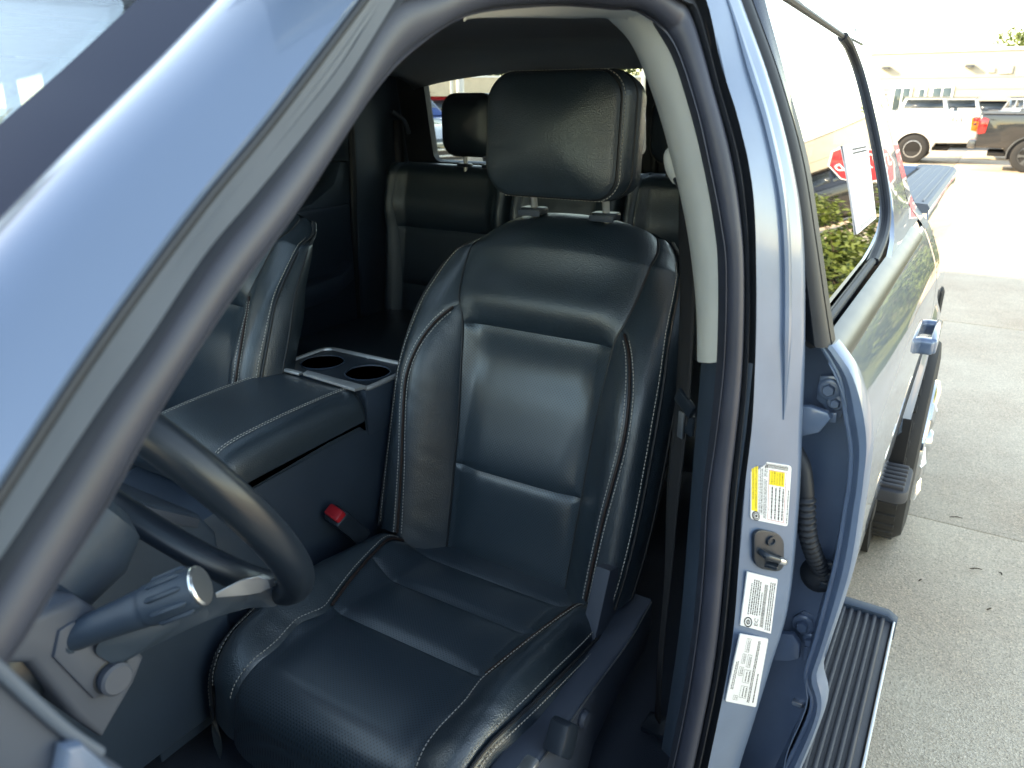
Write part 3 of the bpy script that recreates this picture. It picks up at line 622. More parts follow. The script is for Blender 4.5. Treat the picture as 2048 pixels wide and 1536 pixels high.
n5 = 220; r3, r5 = cr(S3, n5), cr(S5, n5)
# match the two runs by nearest direction so that the strip stays square
def align(ra, rb):
    dense = cr(list(rb), 1600); out = []; j = 0
    for i, p in enumerate(ra):
        k = int(np.argmin(np.linalg.norm(dense[j:j+160]-p, axis=1)))+j; j = max(j, k); out.append(dense[j])
    return np.array(out)
r5a = align(r3, r5); out3 = r3-r5a; L3 = np.linalg.norm(out3, axis=1, keepdims=True)+1e-9; tan = np.gradient(r3, axis=0); nn = np.cross(out3, tan); nn /= np.linalg.norm(nn, axis=1, keepdims=True)+1e-9
view = CAM-r3; nn *= np.sign((nn*view).sum(1, keepdims=True))
for _ in range(3): nn[1:-1] = (nn[:-2]+nn[1:-1]*2+nn[2:]); nn /= np.linalg.norm(nn, axis=1, keepdims=True)
sealp = part('door_seal', label='black rubber seal and charcoal lip round the door opening')
def srow(t, h): return r3+(r5a-r3)*t+nn*h
G().loft([srow(0, 0), srow(.04, -.008), srow(.12, -.012), srow(.2, -.010)]).build('seal_channel', M['rubber'], sealp, ang=60)
G().loft([srow(.18, -.010), srow(.20, -.002), srow(.27, .004), srow(.33, .001), srow(.36, -.006)]).build('seal_bulb', M['rubber'], sealp, ang=60)
G().loft([srow(.34, -.008), srow(.40, .001), srow(.52, .007), srow(.70, .008), srow(.86, .004), srow(.93, -.001), srow(.95, -.006)]).build('seal_lip', M['sealtrim'], sealp, ang=60)
G().loft([srow(.93, -.005), srow(.955, .001), srow(.985, .001), srow(1.0, -.004), srow(1.02, -.02)]).build('trim_edge', M['sealtrim'], sealp, ang=60)

# ---- B-pillar jamb, labels, striker
jamb = part('door_jamb', label='blue-grey painted centre pillar jamb with stickers and striker')
zs = np.linspace(.60, 1.84, 70)
rows = [[jamb_pt(t, z) for z in zs] for t in np.linspace(0, .88, 9)]+[[jamb_pt(t, z)+np.array((.002, 0, 0))*0 for z in zs] for t in (.94, 1.0)]
rows += [[jamb_pt(1, z)+np.array((.0, .012, 0)) for z in zs], [jamb_pt(1, z)+np.array((-.012, .035, 0)) for z in zs], [jamb_pt(1, z)+np.array((-.05, .10, 0)) for z in zs]]
G().loft([[p+np.array((-.01, .03, 0)) for p in rows[0]]]+rows).build('jamb_panel', M['jamb'], jamb, ang=50)
ridge = [jamb_pt(.62, z, .0005) for z in np.linspace(1.34, 1.80, 40)]
G().tube(ridge, [.0045*min(1, i/8, (39-i)/8+.05)+.0005 for i in range(40)], 8, flat=1.6).build('pressed_ridge', M['jamb'], jamb)
def jf(P): 
    xi, xo = float(Xin(P[2])), float(Xout(P[2])); return P[1]-(-.45+.07*(P[0]-xi)/(xo-xi))
def jat(px, py, lift=.0020):
    P = atf(px, py, jf, .0003, .0012, 400); t = (P[0]-float(Xin(P[2])))/(float(Xout(P[2]))-float(Xin(P[2]))); return jamb_pt(t, P[2], lift)
_fc = {}
def text2d(s, size):
    if s not in _fc:
        cu = bpy.data.curves.new('text', 'FONT'); cu.body = s; cu.size = 1; cu.resolution_u = 2; o = bpy.data.objects.new('text', cu); me = bpy.data.meshes.new_from_object(o)
        _fc[s] = ([tuple(v.co) for v in me.vertices], [tuple(p.vertices) for p in me.polygons]); bpy.data.objects.remove(o); bpy.data.curves.remove(cu); bpy.data.meshes.remove(me)
    V, F = _fc[s]; return [(x*size, y*size) for x, y, z in V], F
class Label:
    """flat print on a quad of known corners: u runs along the lines of text, v up the label, both in metres"""
    def __init__(s, name, BL, BR, TR, TL, m, parent, label=None, r=.003):
        s.c = [np.array(p) for p in (BL, BR, TR, TL)]; s.W = np.linalg.norm(s.c[1]-s.c[0]); s.H = np.linalg.norm(s.c[3]-s.c[0])
        s.n = np.cross(s.c[1]-s.c[0], s.c[3]-s.c[0]); s.n /= np.linalg.norm(s.n); s.n *= np.sign(s.n @ (CAM-s.c[0])); s.inks = {}; s.c[2] = s.c[2]-s.n*((s.c[2]-s.c[0]) @ s.n)
        o = [s.P(p[0]+s.W/2, p[1]+s.H/2) for p in rrect(s.W, s.H, r, 4)]
        s.o = G().prism([p-s.n*.0016 for p in o], s.n*.0018).build(name, m, parent, smooth=False, label=label)
    def P(s, u, v, h=0):
        a, b = u/s.W, v/s.H; return s.c[0]*(1-a)*(1-b)+s.c[1]*a*(1-b)+s.c[2]*a*b+s.c[3]*(1-a)*b+s.n*h
    def g(s, ink): return s.inks.setdefault(ink, G())
    def rect(s, u0, v0, u1, v1, ink, h=.0004): s.g(ink).add([s.P(u0, v0, h), s.P(u1, v0, h), s.P(u1, v1, h), s.P(u0, v1, h)], [(0, 1, 2, 3)])
    def frame(s, u0, v0, u1, v1, ink, w=.0004, h=.0004):
        for q in ((u0, v0, u1, v0+w), (u0, v1-w, u1, v1), (u0, v0+w, u0+w, v1-w), (u1-w, v0+w, u1, v1-w)): s.rect(*q, ink, h)
    def text(s, t, u, v, size, ink='ink', width=None, h=.0005):
        V, F = text2d(t, size)
        if width: k = width/max(x for x, y in V); V = [(x*k, y) for x, y in V]
        s.g(ink).add([s.P(u+x, v+y, h) for x, y in V], F)
    def lines(s, u0, u1, v0, v1, n, ink='ink', fill=.45, seed=0):
        """rows of print too small to read"""
        rr = random.Random(seed); dv = (v1-v0)/n
        for i in range(n):
            u = u0
            while u < u1-.001:
                w = rr.uniform(.0012, .005); w = min(w, u1-u); s.rect(u, v0+dv*i, u+w, v0+dv*(i+fill), ink); u += w+.0008
    def bars(s, u0, u1, v0, v1, ink='ink', seed=1):
        rr = random.Random(seed); u = u0
        while u < u1:
            w = rr.choice((.0003, .0005, .0008)); s.rect(u, v0, min(u+w, u1), v1, ink); u += w+rr.choice((.0004, .0006))
    def ring(s, u, v, r0, r1, ink, n=24, h=.0006):
        a = [s.P(u+r0*math.cos(k), v+r0*math.sin(k), h) for k in np.linspace(0, 2*math.pi, n, endpoint=False)]; b = [s.P(u+r1*math.cos(k), v+r1*math.sin(k), h) for k in np.linspace(0, 2*math.pi, n, endpoint=False)]
        s.g(ink).loft([a, b], cu=True)
    def done(s):
        for k, g in s.inks.items(): g.build('print', M[k], s.o, smooth=False)
        return s.o
def jlabel(name, BR, TR, TL, BL, label, r):      # pixel corners in the picture; the text runs upwards in the picture
    return Label(name, jat(*BR), jat(*TR), jat(*TL), jat(*BL), M['white'], jamb, label, r)
t = jlabel('tyre_label', (1572, 1051), (1579.6, 930), (1502.5, 919), (1498.6, 1036), 'white and yellow tyre and loading label', .004)
W_, H_ = t.W, t.H
t.rect(W_*.155, H_*.83, W_*.99, H_*.985, 'yellow'); t.text('TIRE AND LOADING INFORMATION', W_*.34, H_*.925, H_*.055, width=W_*.52); t.text('RENSEIGNEMENTS SUR LES PNEUS ET LE CHARGEMENT', W_*.20, H_*.855, H_*.055, width=W_*.76)
t.ring(W_*.075, H_*.87, .0001, H_*.105, 'ink'); t.ring(W_*.075, H_*.865, H_*.035, H_*.05, 'white', h=.0008); t.ring(W_*.075, H_*.865, H_*.072, H_*.08, 'white', h=.0008)
t.frame(W_*.12, H_*.70, W_*.92, H_*.81, 'ink'); t.lines(W_*.14, W_*.90, H_*.72, H_*.80, 2, seed=2)
t.lines(W_*.06, W_*.72, H_*.60, H_*.69, 3, seed=3); t.lines(W_*.76, W_*.95, H_*.60, H_*.69, 2, seed=4)
t.frame(W_*.05, H_*.12, W_*.88, H_*.56, 'redink', .0006); t.rect(W_*.64, H_*.16, W_*.87, H_*.54, 'yellow'); t.lines(W_*.66, W_*.86, H_*.20, H_*.53, 5, seed=5)
for q in (.22, .41, .64): t.rect(W_*q, H_*.13, W_*q+.0003, H_*.55, 'ink')
for q in (.25, .35, .45): t.rect(W_*.06, H_*q, W_*.64, H_*q+.0003, 'ink')
t.lines(W_*.08, W_*.62, H_*.16, H_*.54, 4, fill=.35, seed=6); t.bars(W_*.91, W_*.98, H_*.08, H_*.64, seed=7); t.lines(W_*.05, W_*.6, H_*.03, H_*.08, 1, seed=8); t.done()
t = jlabel('certification_label', (1538.4, 1264.5), (1552, 1156), (1489.6, 1139.5), (1478, 1248), 'white certification label with barcode and round emblem', .0008)
W_, H_ = t.W, t.H
t.lines(W_*.24, W_*.84, H_*.80, H_*.86, 1, seed=11); t.lines(W_*.26, W_*.90, H_*.52, H_*.79, 4, fill=.5, seed=12); t.lines(W_*.28, W_*.70, H_*.44, H_*.50, 1, seed=13)
t.bars(W_*.07, W_*.86, H_*.29, H_*.40, seed=14); t.lines(W_*.04, W_*.92, H_*.06, H_*.26, 3, fill=.45, seed=15); t.rect(W_*.3, H_*.2, W_*.75, H_*.205, 'ink')
t.ring(W_*.10, H_*.78, H_*.10, H_*.13, 'ink'); t.ring(W_*.10, H_*.78, H_*.04, H_*.06, 'ink'); t.rect(W_*.05, H_*.77, W_*.15, H_*.79, 'ink'); t.text('EC', W_*.06, H_*.47, H_*.17); t.done()
t = jlabel('load_label', (1509, 1412), (1533.5, 1275), (1470, 1258.7), (1448.6, 1400), 'white accessory weight label with ruled boxes', .003)
W_, H_ = t.W, t.H
t.lines(W_*.05, W_*.95, H_*.26, H_*.36, 2, fill=.55, seed=21); t.lines(W_*.2, W_*.62, H_*.86, H_*.96, 2, seed=22); t.lines(W_*.06, W_*.5, H_*.12, H_*.20, 1, seed=23)
for u0, u1, v0, v1 in ((.10, .28, .40, .62), (.33, .52, .40, .62), (.56, .74, .46, .60), (.77, .96, .60, .74), (.05, .12, .66, .80), (.42, .55, .66, .80), (.60, .74, .66, .78)):
    t.frame(W_*u0, H_*v0, W_*u1, H_*v1, 'ink', .0005); t.rect(W_*u0, H_*(v0+v1)/2, W_*u1, H_*(v0+v1)/2+.0004, 'ink'); t.lines(W_*(u0+.02), W_*(u1-.02), H_*(v0+.02), H_*(v1-.02), 2, fill=.3, seed=int(u0*100))
t.done()
# striker
jc = jat(1532, 1098, .0); ju = (jat(1562, 1104, 0)-jat(1502, 1092, 0))/60; jv = (jat(1532, 1058, 0)-jat(1532, 1138, 0))/80; jn = np.cross(ju, jv); jn /= np.linalg.norm(jn); jn *= np.sign(jn @ (CAM-jc))
stk = G().prism([jc+ju*p[0]+jv*p[1] for p in rrect(60, 78, 20, 6)], jn*.005, .0015).build('striker_plate', M['plastic_s'], jamb, label='black door striker plate with steel loop')
G().lathe([(.0065, 0), (.0065, .003), (.004, .0035), (.0035, .0015), (0, .0015)], jc+jv*22+ju*2+jn*.005, jn, 16).build('striker_screw', M['plastic_s'], stk)
lp = cr([jc-ju*18+jv*(-4)+jn*.004, jc-ju*18-jv*4+jn*.012, jc-ju*15-jv*5+jn*.016, jc+ju*14-jv*9+jn*.016, jc+ju*18-jv*10+jn*.012, jc+ju*18-jv*10+jn*.004], 30)
G().tube(lp, .0042, 10).build('striker_loop', M['plastic_s'], stk); G().tube(lp[17:25], .0044, 10).build('worn_patch', M['silver'], stk)
G().box(jc-jv*26+jn*.007, (.018, .010, .006), .002).build('striker_screw', M['plastic_s'], stk)

# ---- upper B-pillar trim, rail trim, lower trim
btrim = part('pillar_trim', label='light grey upper and dark lower trim of the centre pillar')
Lb = ats([(1222, 36), (1268, 84), (1300, 150), (1330, 235), (1362, 350), (1384, 450), (1400, 560), (1407, 640), (1409, 716)], y=-.34)
Rb = ats([(1282, 16, dict(y=-.455))])+ats([(1346, 76), (1394, 202), (1424, 333), (1446, 450), (1456, 542), (1455, 640), (1450, 722)], y=-.455)
a, b = cr(Lb, 40), cr(Rb, 40); md = lerp(a, b, .5)+np.array((-.012, -.02, 0))
G().loft([a+np.array((-.02, .05, 0)), a, lerp(a, md, .5)+np.array((-.004, -.006, 0)), md, lerp(md, b, .5)+np.array((.0, -.006, 0)), b, b+np.array((.02, .02, 0))]).build('upper_trim', M['beige'], btrim, ang=70)
Ll = ats([(1409, 712), (1400, 820), (1392, 950), (1382, 1080), (1368, 1220), (1350, 1340), (1335, 1450)], y=-.335); Rl = ats([(1452, 718), (1440, 850), (1425, 980), (1412, 1120), (1400, 1260), (1380, 1400), (1355, 1530)], y=-.45)
a, b = cr(Ll, 30), cr(Rl, 30); md = lerp(a, b, .5)+np.array((-.010, -.018, 0))
G().loft([a+np.array((-.0, .09, 0)), a, md, b, b+np.array((.03, .0, 0))]).build('lower_trim', M['plastic'], btrim, ang=70)
T0 = ats([(927, 35, dict(x=.662)), (945, 24, dict(x=.668)), (1058, 12, dict(x=.682)), (1150, 10, dict(x=.698)), (1225, 16, dict(x=.725)), (1290, 22, dict(x=.75))])
T1 = ats([(929, 36, dict(x=.660)), (950, 36, dict(x=.64)), (1058, 36, dict(x=.635)), (1150, 37, dict(x=.645)), (1225, 40, dict(x=.67)), (1275, 88, dict(x=.71))])
a, b = cr(T0, 30), cr(T1, 30); G().loft([a, lerp(a, b, .5)+np.array((0, 0, -.003)), b, b+np.array((-.03, 0, .04))]).build('rail_trim', M['beige'], btrim, ang=70)
G().tube(cr([at(1352, 290, y=-.325), at(1352, 320, y=-.33), at(1360, 350, y=-.33), at(1368, 366, y=-.325)], 14), [.004, .010, .013, .0145, .015, .015, .015, .015, .0145, .014, .013, .012, .009, .004], 14).build('belt_anchor_cover', M['beige'], btrim)

# ---- front seat belt
belt = part('seat_belt', label='black front seat belt hanging at the centre pillar')
bpth = cr([at(1376, 352, y=-.33), at(1374, 470, y=-.31), at(1376, 600, y=-.29), at(1370, 740, y=-.28), at(1366, 800, y=-.28), at(1358, 880, y=-.27), at(1346, 1000, y=-.26), at(1337, 1150, y=-.25), at(1322, 1320, y=-.235), at(1316, 1440, y=-.225)], 60)
wd = np.array((.32, -.30, .0)); wd = wd/np.linalg.norm(wd)*.020
rows = []
for i, p in enumerate(bpth):
    k = 1-.55*ss(25, 45, i); tw = np.array((.35, -.94, 0))*.020*k if False else wd*k; rows.append([p-tw, p-tw*.5+np.array((0, -.001, 0)), p+tw*.5+np.array((0, -.001, 0)), p+tw])
G().loft(rows).build('webbing', M['belt'], belt, thick=.0016)
G().tube(cr([at(1352, 352, y=-.335), at(1366, 372, y=-.345), at(1384, 378, y=-.345), at(1394, 356, y=-.335)], 16), .006, 10).build('guide_loop', M['plastic_s'], belt)
G().box(at(1370, 806, y=-.290), (.042, .008, .022), .003, rot=Matrix.Rotation(R(-35), 3, 'Z') @ Matrix.Rotation(R(24), 3, 'Y')).build('latch_tongue', M['plastic_s'], belt)
G().box(at(1362, 850, y=-.288), (.012, .003, .040), .001, rot=Matrix.Rotation(R(-30), 3, 'Z')).build('latch_blade', M['silver'], belt)
G().box(at(1372, 845, y=-.284), (.036, .006, .032), .003, rot=Matrix.Rotation(R(-35), 3, 'Z')).build('belt_keeper', M['plastic_s'], belt)
G().box(at(1316, 1452, y=-.222), (.050, .045, .012), .004).build('floor_anchor', M['plastic_s'], belt)

# ---- floor, sill, headliner, roof, back wall, passenger side
shell = part('cabin', label='dark cabin interior with grey headliner')
G().box((0, -.25, .575), (1.66, 2.60, .05), .01).build('floor_carpet', M['carpet'], shell)
silp = [(.70, .60), (.70, .625), (.76, .640), (.82, .675), (.865, .685), (.89, .672), (.90, .60)]
G().loft([[np.array((x, y, z)) for x, z in silp] for y in np.linspace(-1.5, -.36, 8)], cap0=True, cap1=True).build('sill_trim', M['plastic'], shell, ang=25)
G().loft([[np.array((x, y, z)) for x, z in ((.885, .66), (.90, .690), (.925, .692), (.95, .66), (.955, .50), (.90, .46))] for y in np.linspace(-1.55, -.42, 6)]).build('sill_panel', M['jamb'], shell, ang=30)
for xx in (.235, .545): G().box((xx, -.36, .625), (.05, .62, .05), .008).build('seat_rail', M['plastic_s'], shell)
hy = [(-.80, 1.805), (-.70, 1.820), (-.5, 1.830), (-.1, 1.836), (.22, 1.836), (.30, 1.824), (.36, 1.826), (.45, 1.840), (.75, 1.838), (.90, 1.824), (.965, 1.802), (.985, 1.785)]
hx = np.linspace(-.70, .655, 25)
hrows = [[np.array((x, y, z-.05*(abs(x)/.70)**3)) for x in hx] for y, z in hy]
MR = ((-.56, .02), (-.62, .02))      # moonroof opening (x, y)
def keep(p): return not (MR[0][0] < p[0] < MR[0][1] and MR[1][0] < p[1] < MR[1][1])
def holed(name, m, dz, thick):
    ys = sorted(set([q[0] for q in hy]+[MR[1][0], MR[1][1], -.4, -.25])); xs = sorted(set(list(np.round(hx, 4))+[MR[0][0], MR[0][1]]))
    f = lambda y: np.interp(y, [q[0] for q in hy], [q[1] for q in hy]); V = [(x, y, f(y)-.05*(abs(x)/.70)**3+dz) for y in ys for x in xs]; F = []; nx = len(xs)
    for j in range(len(ys)-1):
        for i in range(nx-1):
            if keep(((xs[i]+xs[i+1])/2, (ys[j]+ys[j+1])/2)): F.append((j*nx+i, j*nx+i+1, (j+1)*nx+i+1, (j+1)*nx+i))
    return G().add(V, F).build(name, m, shell, thick=thick)
holed('headliner', M['headliner'], 0, .006); holed('roof_skin', M['paint'], .055, .004)
for q, s_ in (((MR[0][0], sum(MR[1])/2), (.01, MR[1][1]-MR[1][0], .09)), ((MR[0][1], sum(MR[1])/2), (.01, MR[1][1]-MR[1][0], .09)), ((sum(MR[0])/2, MR[1][0]), (MR[0][1]-MR[0][0], .01, .09)), ((sum(MR[0])/2, MR[1][1]), (MR[0][1]-MR[0][0], .01, .09))):
    G().box((q[0], q[1], 1.868), (s_[0], s_[1], .045), .002).build('moonroof_frame', M['headliner'], shell)
G().box((sum(MR[0])/2, sum(MR[1])/2, 1.852), (MR[0][1]-MR[0][0]-.002, MR[1][1]-MR[1][0]-.002, .004)).build('moonroof_glass', M['tint'], shell)
# back wall with three panes
def ring_panel(name, x0, x1, z0, z1, X0, X1, Z0, Z1, yf, m, parent, r=.03, depth=.03):
    i = [np.array(((x0+x1)/2+p[0], 0, (z0+z1)/2+p[1])) for p in rrect(x1-x0, z1-z0, r, 6)]; n = len(i); o = []
    for p in i:
        d = p-np.array(((x0+x1)/2, 0, (z0+z1)/2)); k = min((X1-(x0+x1)/2)/d[0] if d[0] > 1e-6 else (X0-(x0+x1)/2)/d[0] if d[0] < -1e-6 else 9e9, (Z1-(z0+z1)/2)/d[2] if d[2] > 1e-6 else (Z0-(z0+z1)/2)/d[2] if d[2] < -1e-6 else 9e9); o.append(np.array(((x0+x1)/2, 0, (z0+z1)/2))+d*k)
    f = lambda L, dy: [np.array((p[0], yf(p[2])+dy, p[2])) for p in L]
    return G().loft([f(o, depth), f(o, 0), f(i, 0), f(i, depth)], cu=True).build(name, m, parent, ang=30)
yb = lambda z: 1.00+(1.65-z)*.18
bw = part('rear_window', label='rear cab window of three panes with dark frame')
for (x0, x1), (X0, X1), z0 in (((-.655, -.205), (-.80, -.19), 1.487), ((-.165, .168), (-.19, .190), 1.530), ((.222, .655), (.19, .70), 1.530)):
    ring_panel('pane_frame', x0, x1, z0, 1.792, X0, X1, 1.40, 1.845, yb, M['rubber'], bw)
    G().prism([np.array(((x0+x1)/2+p[0], yb((z0+1.792)/2+p[1])+.02, (z0+1.792)/2+p[1])) for p in rrect(x1-x0+.01, 1.802-z0, .03, 5)], (0, .004, 0)).build('pane', M['clear'], bw, smooth=False)
for q in (-.186, .196): G().box((q, 1.02, 1.63), (.018, .02, .40), .004).build('slider_rail', M['rubber'], bw)
G().box((0, 1.075, 1.03), (1.70, .05, .92), .01).build('back_panel', M['plastic'], shell)
G().box((0, 1.02, 1.44), (1.52, .16, .07), .012).build('parcel_ledge', M['plastic'], shell)
# passenger side: door panels, glass, pillars
ps = part('passenger_side', label='dark passenger side doors and pillars inside the cab')
def slab(name, y0, y1, z0, z1, x0, x1, m, par, bev=.012): return G().box(((x0+x1)/2, (y0+y1)/2, (z0+z1)/2), (x1-x0, y1-y0, z1-z0), bev).build(name, m, par)
slab('front_door_panel', -1.25, -.17, .62, 1.37, -.95, -.80, M['plastic'], ps)
rd = slab('rear_door_panel', -.10, .72, .62, 1.36, -.95, -.79, M['plastic'], ps)
G().prism([np.array((-.80, *q)) for q in ((-.10, 1.33), (.35, 1.345), (.55, 1.375), (.66, 1.43), (.70, 1.50), (.74, 1.50), (.74, 1.30), (-.10, 1.30))], (-.08, 0, 0), .008).build('window_corner', M['plastic'], rd)
G().prism([np.array((-.735, *q)) for q in ((.0, 1.09), (.60, 1.14), (.66, 1.17), (.66, 1.11), (.55, 1.06), (.0, 1.03))], (-.08, 0, 0), .012).build('armrest', M['plastic'], rd)
slab('centre_post', -.19, -.08, .60, 1.84, -.90, -.80, M['plastic'], ps); slab('rear_post', .735, 1.08, .60, 1.84, -.92, -.775, M['plastic'], ps, .03)
slab('roof_rail', -.75, 1.06, 1.800, 1.86, -.84, -.70, M['headliner'], ps, .03); slab('front_post', -1.62, -1.22, .60, 1.34, -.95, -.80, M['plastic'], ps)
G().tube([np.array((-.80, -1.25, 1.34)), np.array((-.76, -1.0, 1.55)), np.array((-.71, -.73, 1.80))], .045, 10).build('front_pillar', M['plastic'], ps)
for y0, y1 in ((-1.20, -.19), (-.09, .74)): G().loft([[np.array((-.90, y0 if y0 > -1 else -1.2, 1.34)), np.array((-.90, y1, 1.34))], [np.array((-.80, y0 if y0 > -1 else -.75, 1.80)), np.array((-.80, y1, 1.80))]]).build('side_glass', M['tint'] if y0 < -1 else M['privacy'], ps, thick=.004)
slab('outer_skin', -1.6, 1.12, .45, 1.36, -1.02, -.96, M['paint'], ps, .02)
G().loft([[np.array((-.735, y, z)) for y in (.905, .95)] for z in (1.63, 1.45, 1.2, 1.0)]).build('rear_belt', M['belt'], ps, thick=.002)
G().tube(cr([np.array((-.735, .90, 1.66)), np.array((-.725, .95, 1.63)), np.array((-.735, .99, 1.585))], 12), .008, 8).build('belt_guide', M['shield'], ps)
G().tube(cr([np.array((-.782, .745, 1.78)), np.array((-.785, .74, 1.5)), np.array((-.80, .735, 1.2)), np.array((-.81, .735, .8))], 24), .012, 8).build('door_seal_strip', M['rubber'], ps)

# ---- windscreen
ws = part('windscreen', label='windscreen glass with black border')
q = cr(P1, 40)[:, :]; wn = np.array((0, -.63, .77))
Lw = [np.array((-p[0], p[1], p[2])) for p in q]
mid = lambda t: lerp(q, Lw, t)+np.array((0, -.10*math.sin(math.pi*t), .035*math.sin(math.pi*t)))-np.array((0, -.0, .012))
ext = lambda P: np.vstack([P, P[-1:]+(P[-1:]-P[-2:-1])*12])
G().loft([ext(mid(t)) for t in np.linspace(0, 1, 16)]).build('glass_pane', M['windshield'], ws, thick=.004)
G().loft([ext(mid(t))+np.array((0, -.0012, .0016)) for t in np.linspace(-.005, .047, 5)]).build('black_border', M['frit'], ws)
top = [mid(t)[0] for t in np.linspace(0, 1, 16)]; G().loft([[p+np.array((0, -.03, -.01)) for p in top], [p+np.array((0, .02, .03)) for p in top], [p+np.array((0, .06, .035)) for p in top]]).build('header_skin', M['paint'], ws)
G().loft([[p+np.array((0, .0, -.004)) for p in top], [p+np.array((0, .10, .012)) for p in top]]).build('header_trim', M['headliner'], ws)

# ================================================================ REAR DOOR, BED, RUNNING GEAR
rdoor = part('rear_door', label='closed blue-grey rear door reflecting the lot')
Yf = -.33
def door_front(z): return Yf
zz = np.r_[np.linspace(.53, 1.30, 40), np.linspace(1.31, 1.392, 10)]
def y_rear(z): return float(np.interp(z, [.5, .62, .80, .95, 1.4], [.62, .70, .86, .955, .965]))
rows = []
for z in zz:
    ny = 0 if not .90 < z < .98 else -.012*math.sin((z-.90)/.08*math.pi)
    rows.append([skin(Yf+(y_rear(z)-Yf)*u, z, ny*max(0, 1-u*8)-.006*math.exp(-((z-.80)/.05)**2)) for u in np.r_[0, .01, .03, np.linspace(.06, 1, 40)]])
G().loft(rows).build('door_skin', M['paint'], rdoor, ang=50, thick=.002)
# hemmed front edge (flange) and hinge face
FR = [(1662, 690), (1680, 713), (1704, 751), (1724, 817), (1733, 890), (1726, 968), (1720, 1011), (1697, 1148), (1645, 1312), (1633, 1353), (1642, 1421), (1599, 1536), (1550, 1640)]
FL = [(1646, 692), (1666, 722), (1686, 765), (1696, 830), (1707, 901), (1704, 968), (1697, 1011), (1676, 1131), (1636, 1284), (1615, 1356), (1627, 1421), (1577, 1536), (1525, 1640)]
a, b = cr(ats(FR, y=-.335), 70), cr(ats(FL, y=-.330), 70)
dpt = np.array((-.004, .022, 0)); inn = b+np.array((-.012, .06, 0)); far = b.copy(); far[:, 0] = .905; far[:, 1] = -.262
far2 = far.copy(); far2[:, 0] = .86
G().loft([a+np.array((.004, .03, 0)), a+np.array((.003, .006, 0)), a, lerp(a, b, .5)+np.array((0, -.004, 0)), b, b+dpt, inn, lerp(inn, far, .5)+np.array((0, .002, 0)), far, far2]).build('hinge_face', M['jamb'], rdoor, ang=45)
G().tube(b+np.array((-.003, .004, 0)), .0035, 8).build('edge_seal', M['jamb'], rdoor)
# window: glass, seal, frame, belt moulding
Zb, Zt = 1.405, 1.818
y_f = lambda z: float(np.interp(z, [1.40, 1.82], [-.305, -.275])); y_r = curve([1.40, 1.408, 1.425, 1.455, 1.50, 1.60, 1.70, 1.76, 1.80, 1.812, 1.822], [.22, .33, .48, .585, .63, .675, .72, .735, .70, .66, .58])
def gx(z, Y):
    dz = z-1.41; return .943-.30*dz-.21*dz*dz-.02*(Y+.33)/1.4+.030*(z-1.42)/.3*(.6-Y)/.95
def gpt(Y, z, out=0.0): return np.array((gx(z, Y)+out, Y, z))
gz = np.r_[Zb, 1.41, 1.42, 1.435, 1.455, np.linspace(1.48, 1.78, 24), 1.795, 1.806, Zt]
rows = [[gpt(y_f(z)+(float(y_r(z))-y_f(z))*u, z, -.012) for u in np.linspace(0, 1, 49)] for z in gz]
G().loft(rows).build('door_glass', M['privacy'], rdoor, ang=80)
outl = [gpt(y_f(Zb), Zb, -.008)]+[gpt(float(y_r(z)), z, -.008) for z in gz]
G().tube(cr(outl[1:len(gz)+1], 60), .0075, 8).build('glass_seal', M['rubber'], rdoor)
G().tube(cr([rows[-1][i] for i in range(0, 48, 4)]+[rows[-1][-1]], 30), .0055, 8).build('glass_seal', M['rubber'], rdoor)
G().tube(cr([rows[0][i] for i in range(0, 48, 4)]+[rows[0][-1]], 30), .007, 8).build('glass_seal', M['rubber'], rdoor)
fs = [(at(p[0], p[1], y=-.345), at(p[2], p[3], y=-.330)) for p in ((1452, -70, 1478, -70), (1476, 0, 1503, 0), (1533, 158, 1560, 158), (1577, 316, 1604, 316), (1602, 475, 1630, 475), (1618, 600, 1648, 600), (1630, 695, 1662, 692))]
a, b = cr([p[0] for p in fs], 50), cr([p[1] for p in fs], 50)
G().loft([a+np.array((-.03, .05, 0)), a, lerp(a, b, .35)+np.array((.002, -.004, 0)), lerp(a, b, .75)+np.array((.002, -.003, 0)), b, b+np.array((.0, .03, 0))]).build('front_edge_seal', M['rubber'], rdoor, ang=60)
b2 = np.array([gpt(y_f(z)+.006, z, -.008) for z in np.interp(np.linspace(0, 1, 50), [0, 1], [1.84, 1.40])])
G().loft([b+np.array((.001, .002, 0)), lerp(b, b2, .5)+np.array((.006, 0, 0)), b2]).build('window_post_cover', M['frit'], rdoor)
rows = [[skin(y, z, o) for y in np.linspace(-.322, .80, 40)] for z, o in ((1.409, -.004), (1.407, .006), (1.398, .010), (1.386, .010), (1.379, .004), (1.378, -.004))]
G().loft(rows).build('belt_moulding', M['plastic_s'], rdoor, ang=50)
rows = [[skin(float(y_r(z))+d, z, o) for z in gz] for d, o in ((.006, -.004), (.012, .004), (.03, .004))]+[[skin(.965, z, .0) for z in gz]]
G().loft(rows).build('window_frame', M['paint'], rdoor, ang=50)
tz = [(Zt-.002, -.004), (Zt+.006, .004), (Zt+.022, .004), (Zt+.034, 0)]
G().loft([[skin(y, z, o) for y in np.linspace(-.30, .965, 40)] for z, o in tz]).build('window_frame_top', M['paint'], rdoor, ang=50)
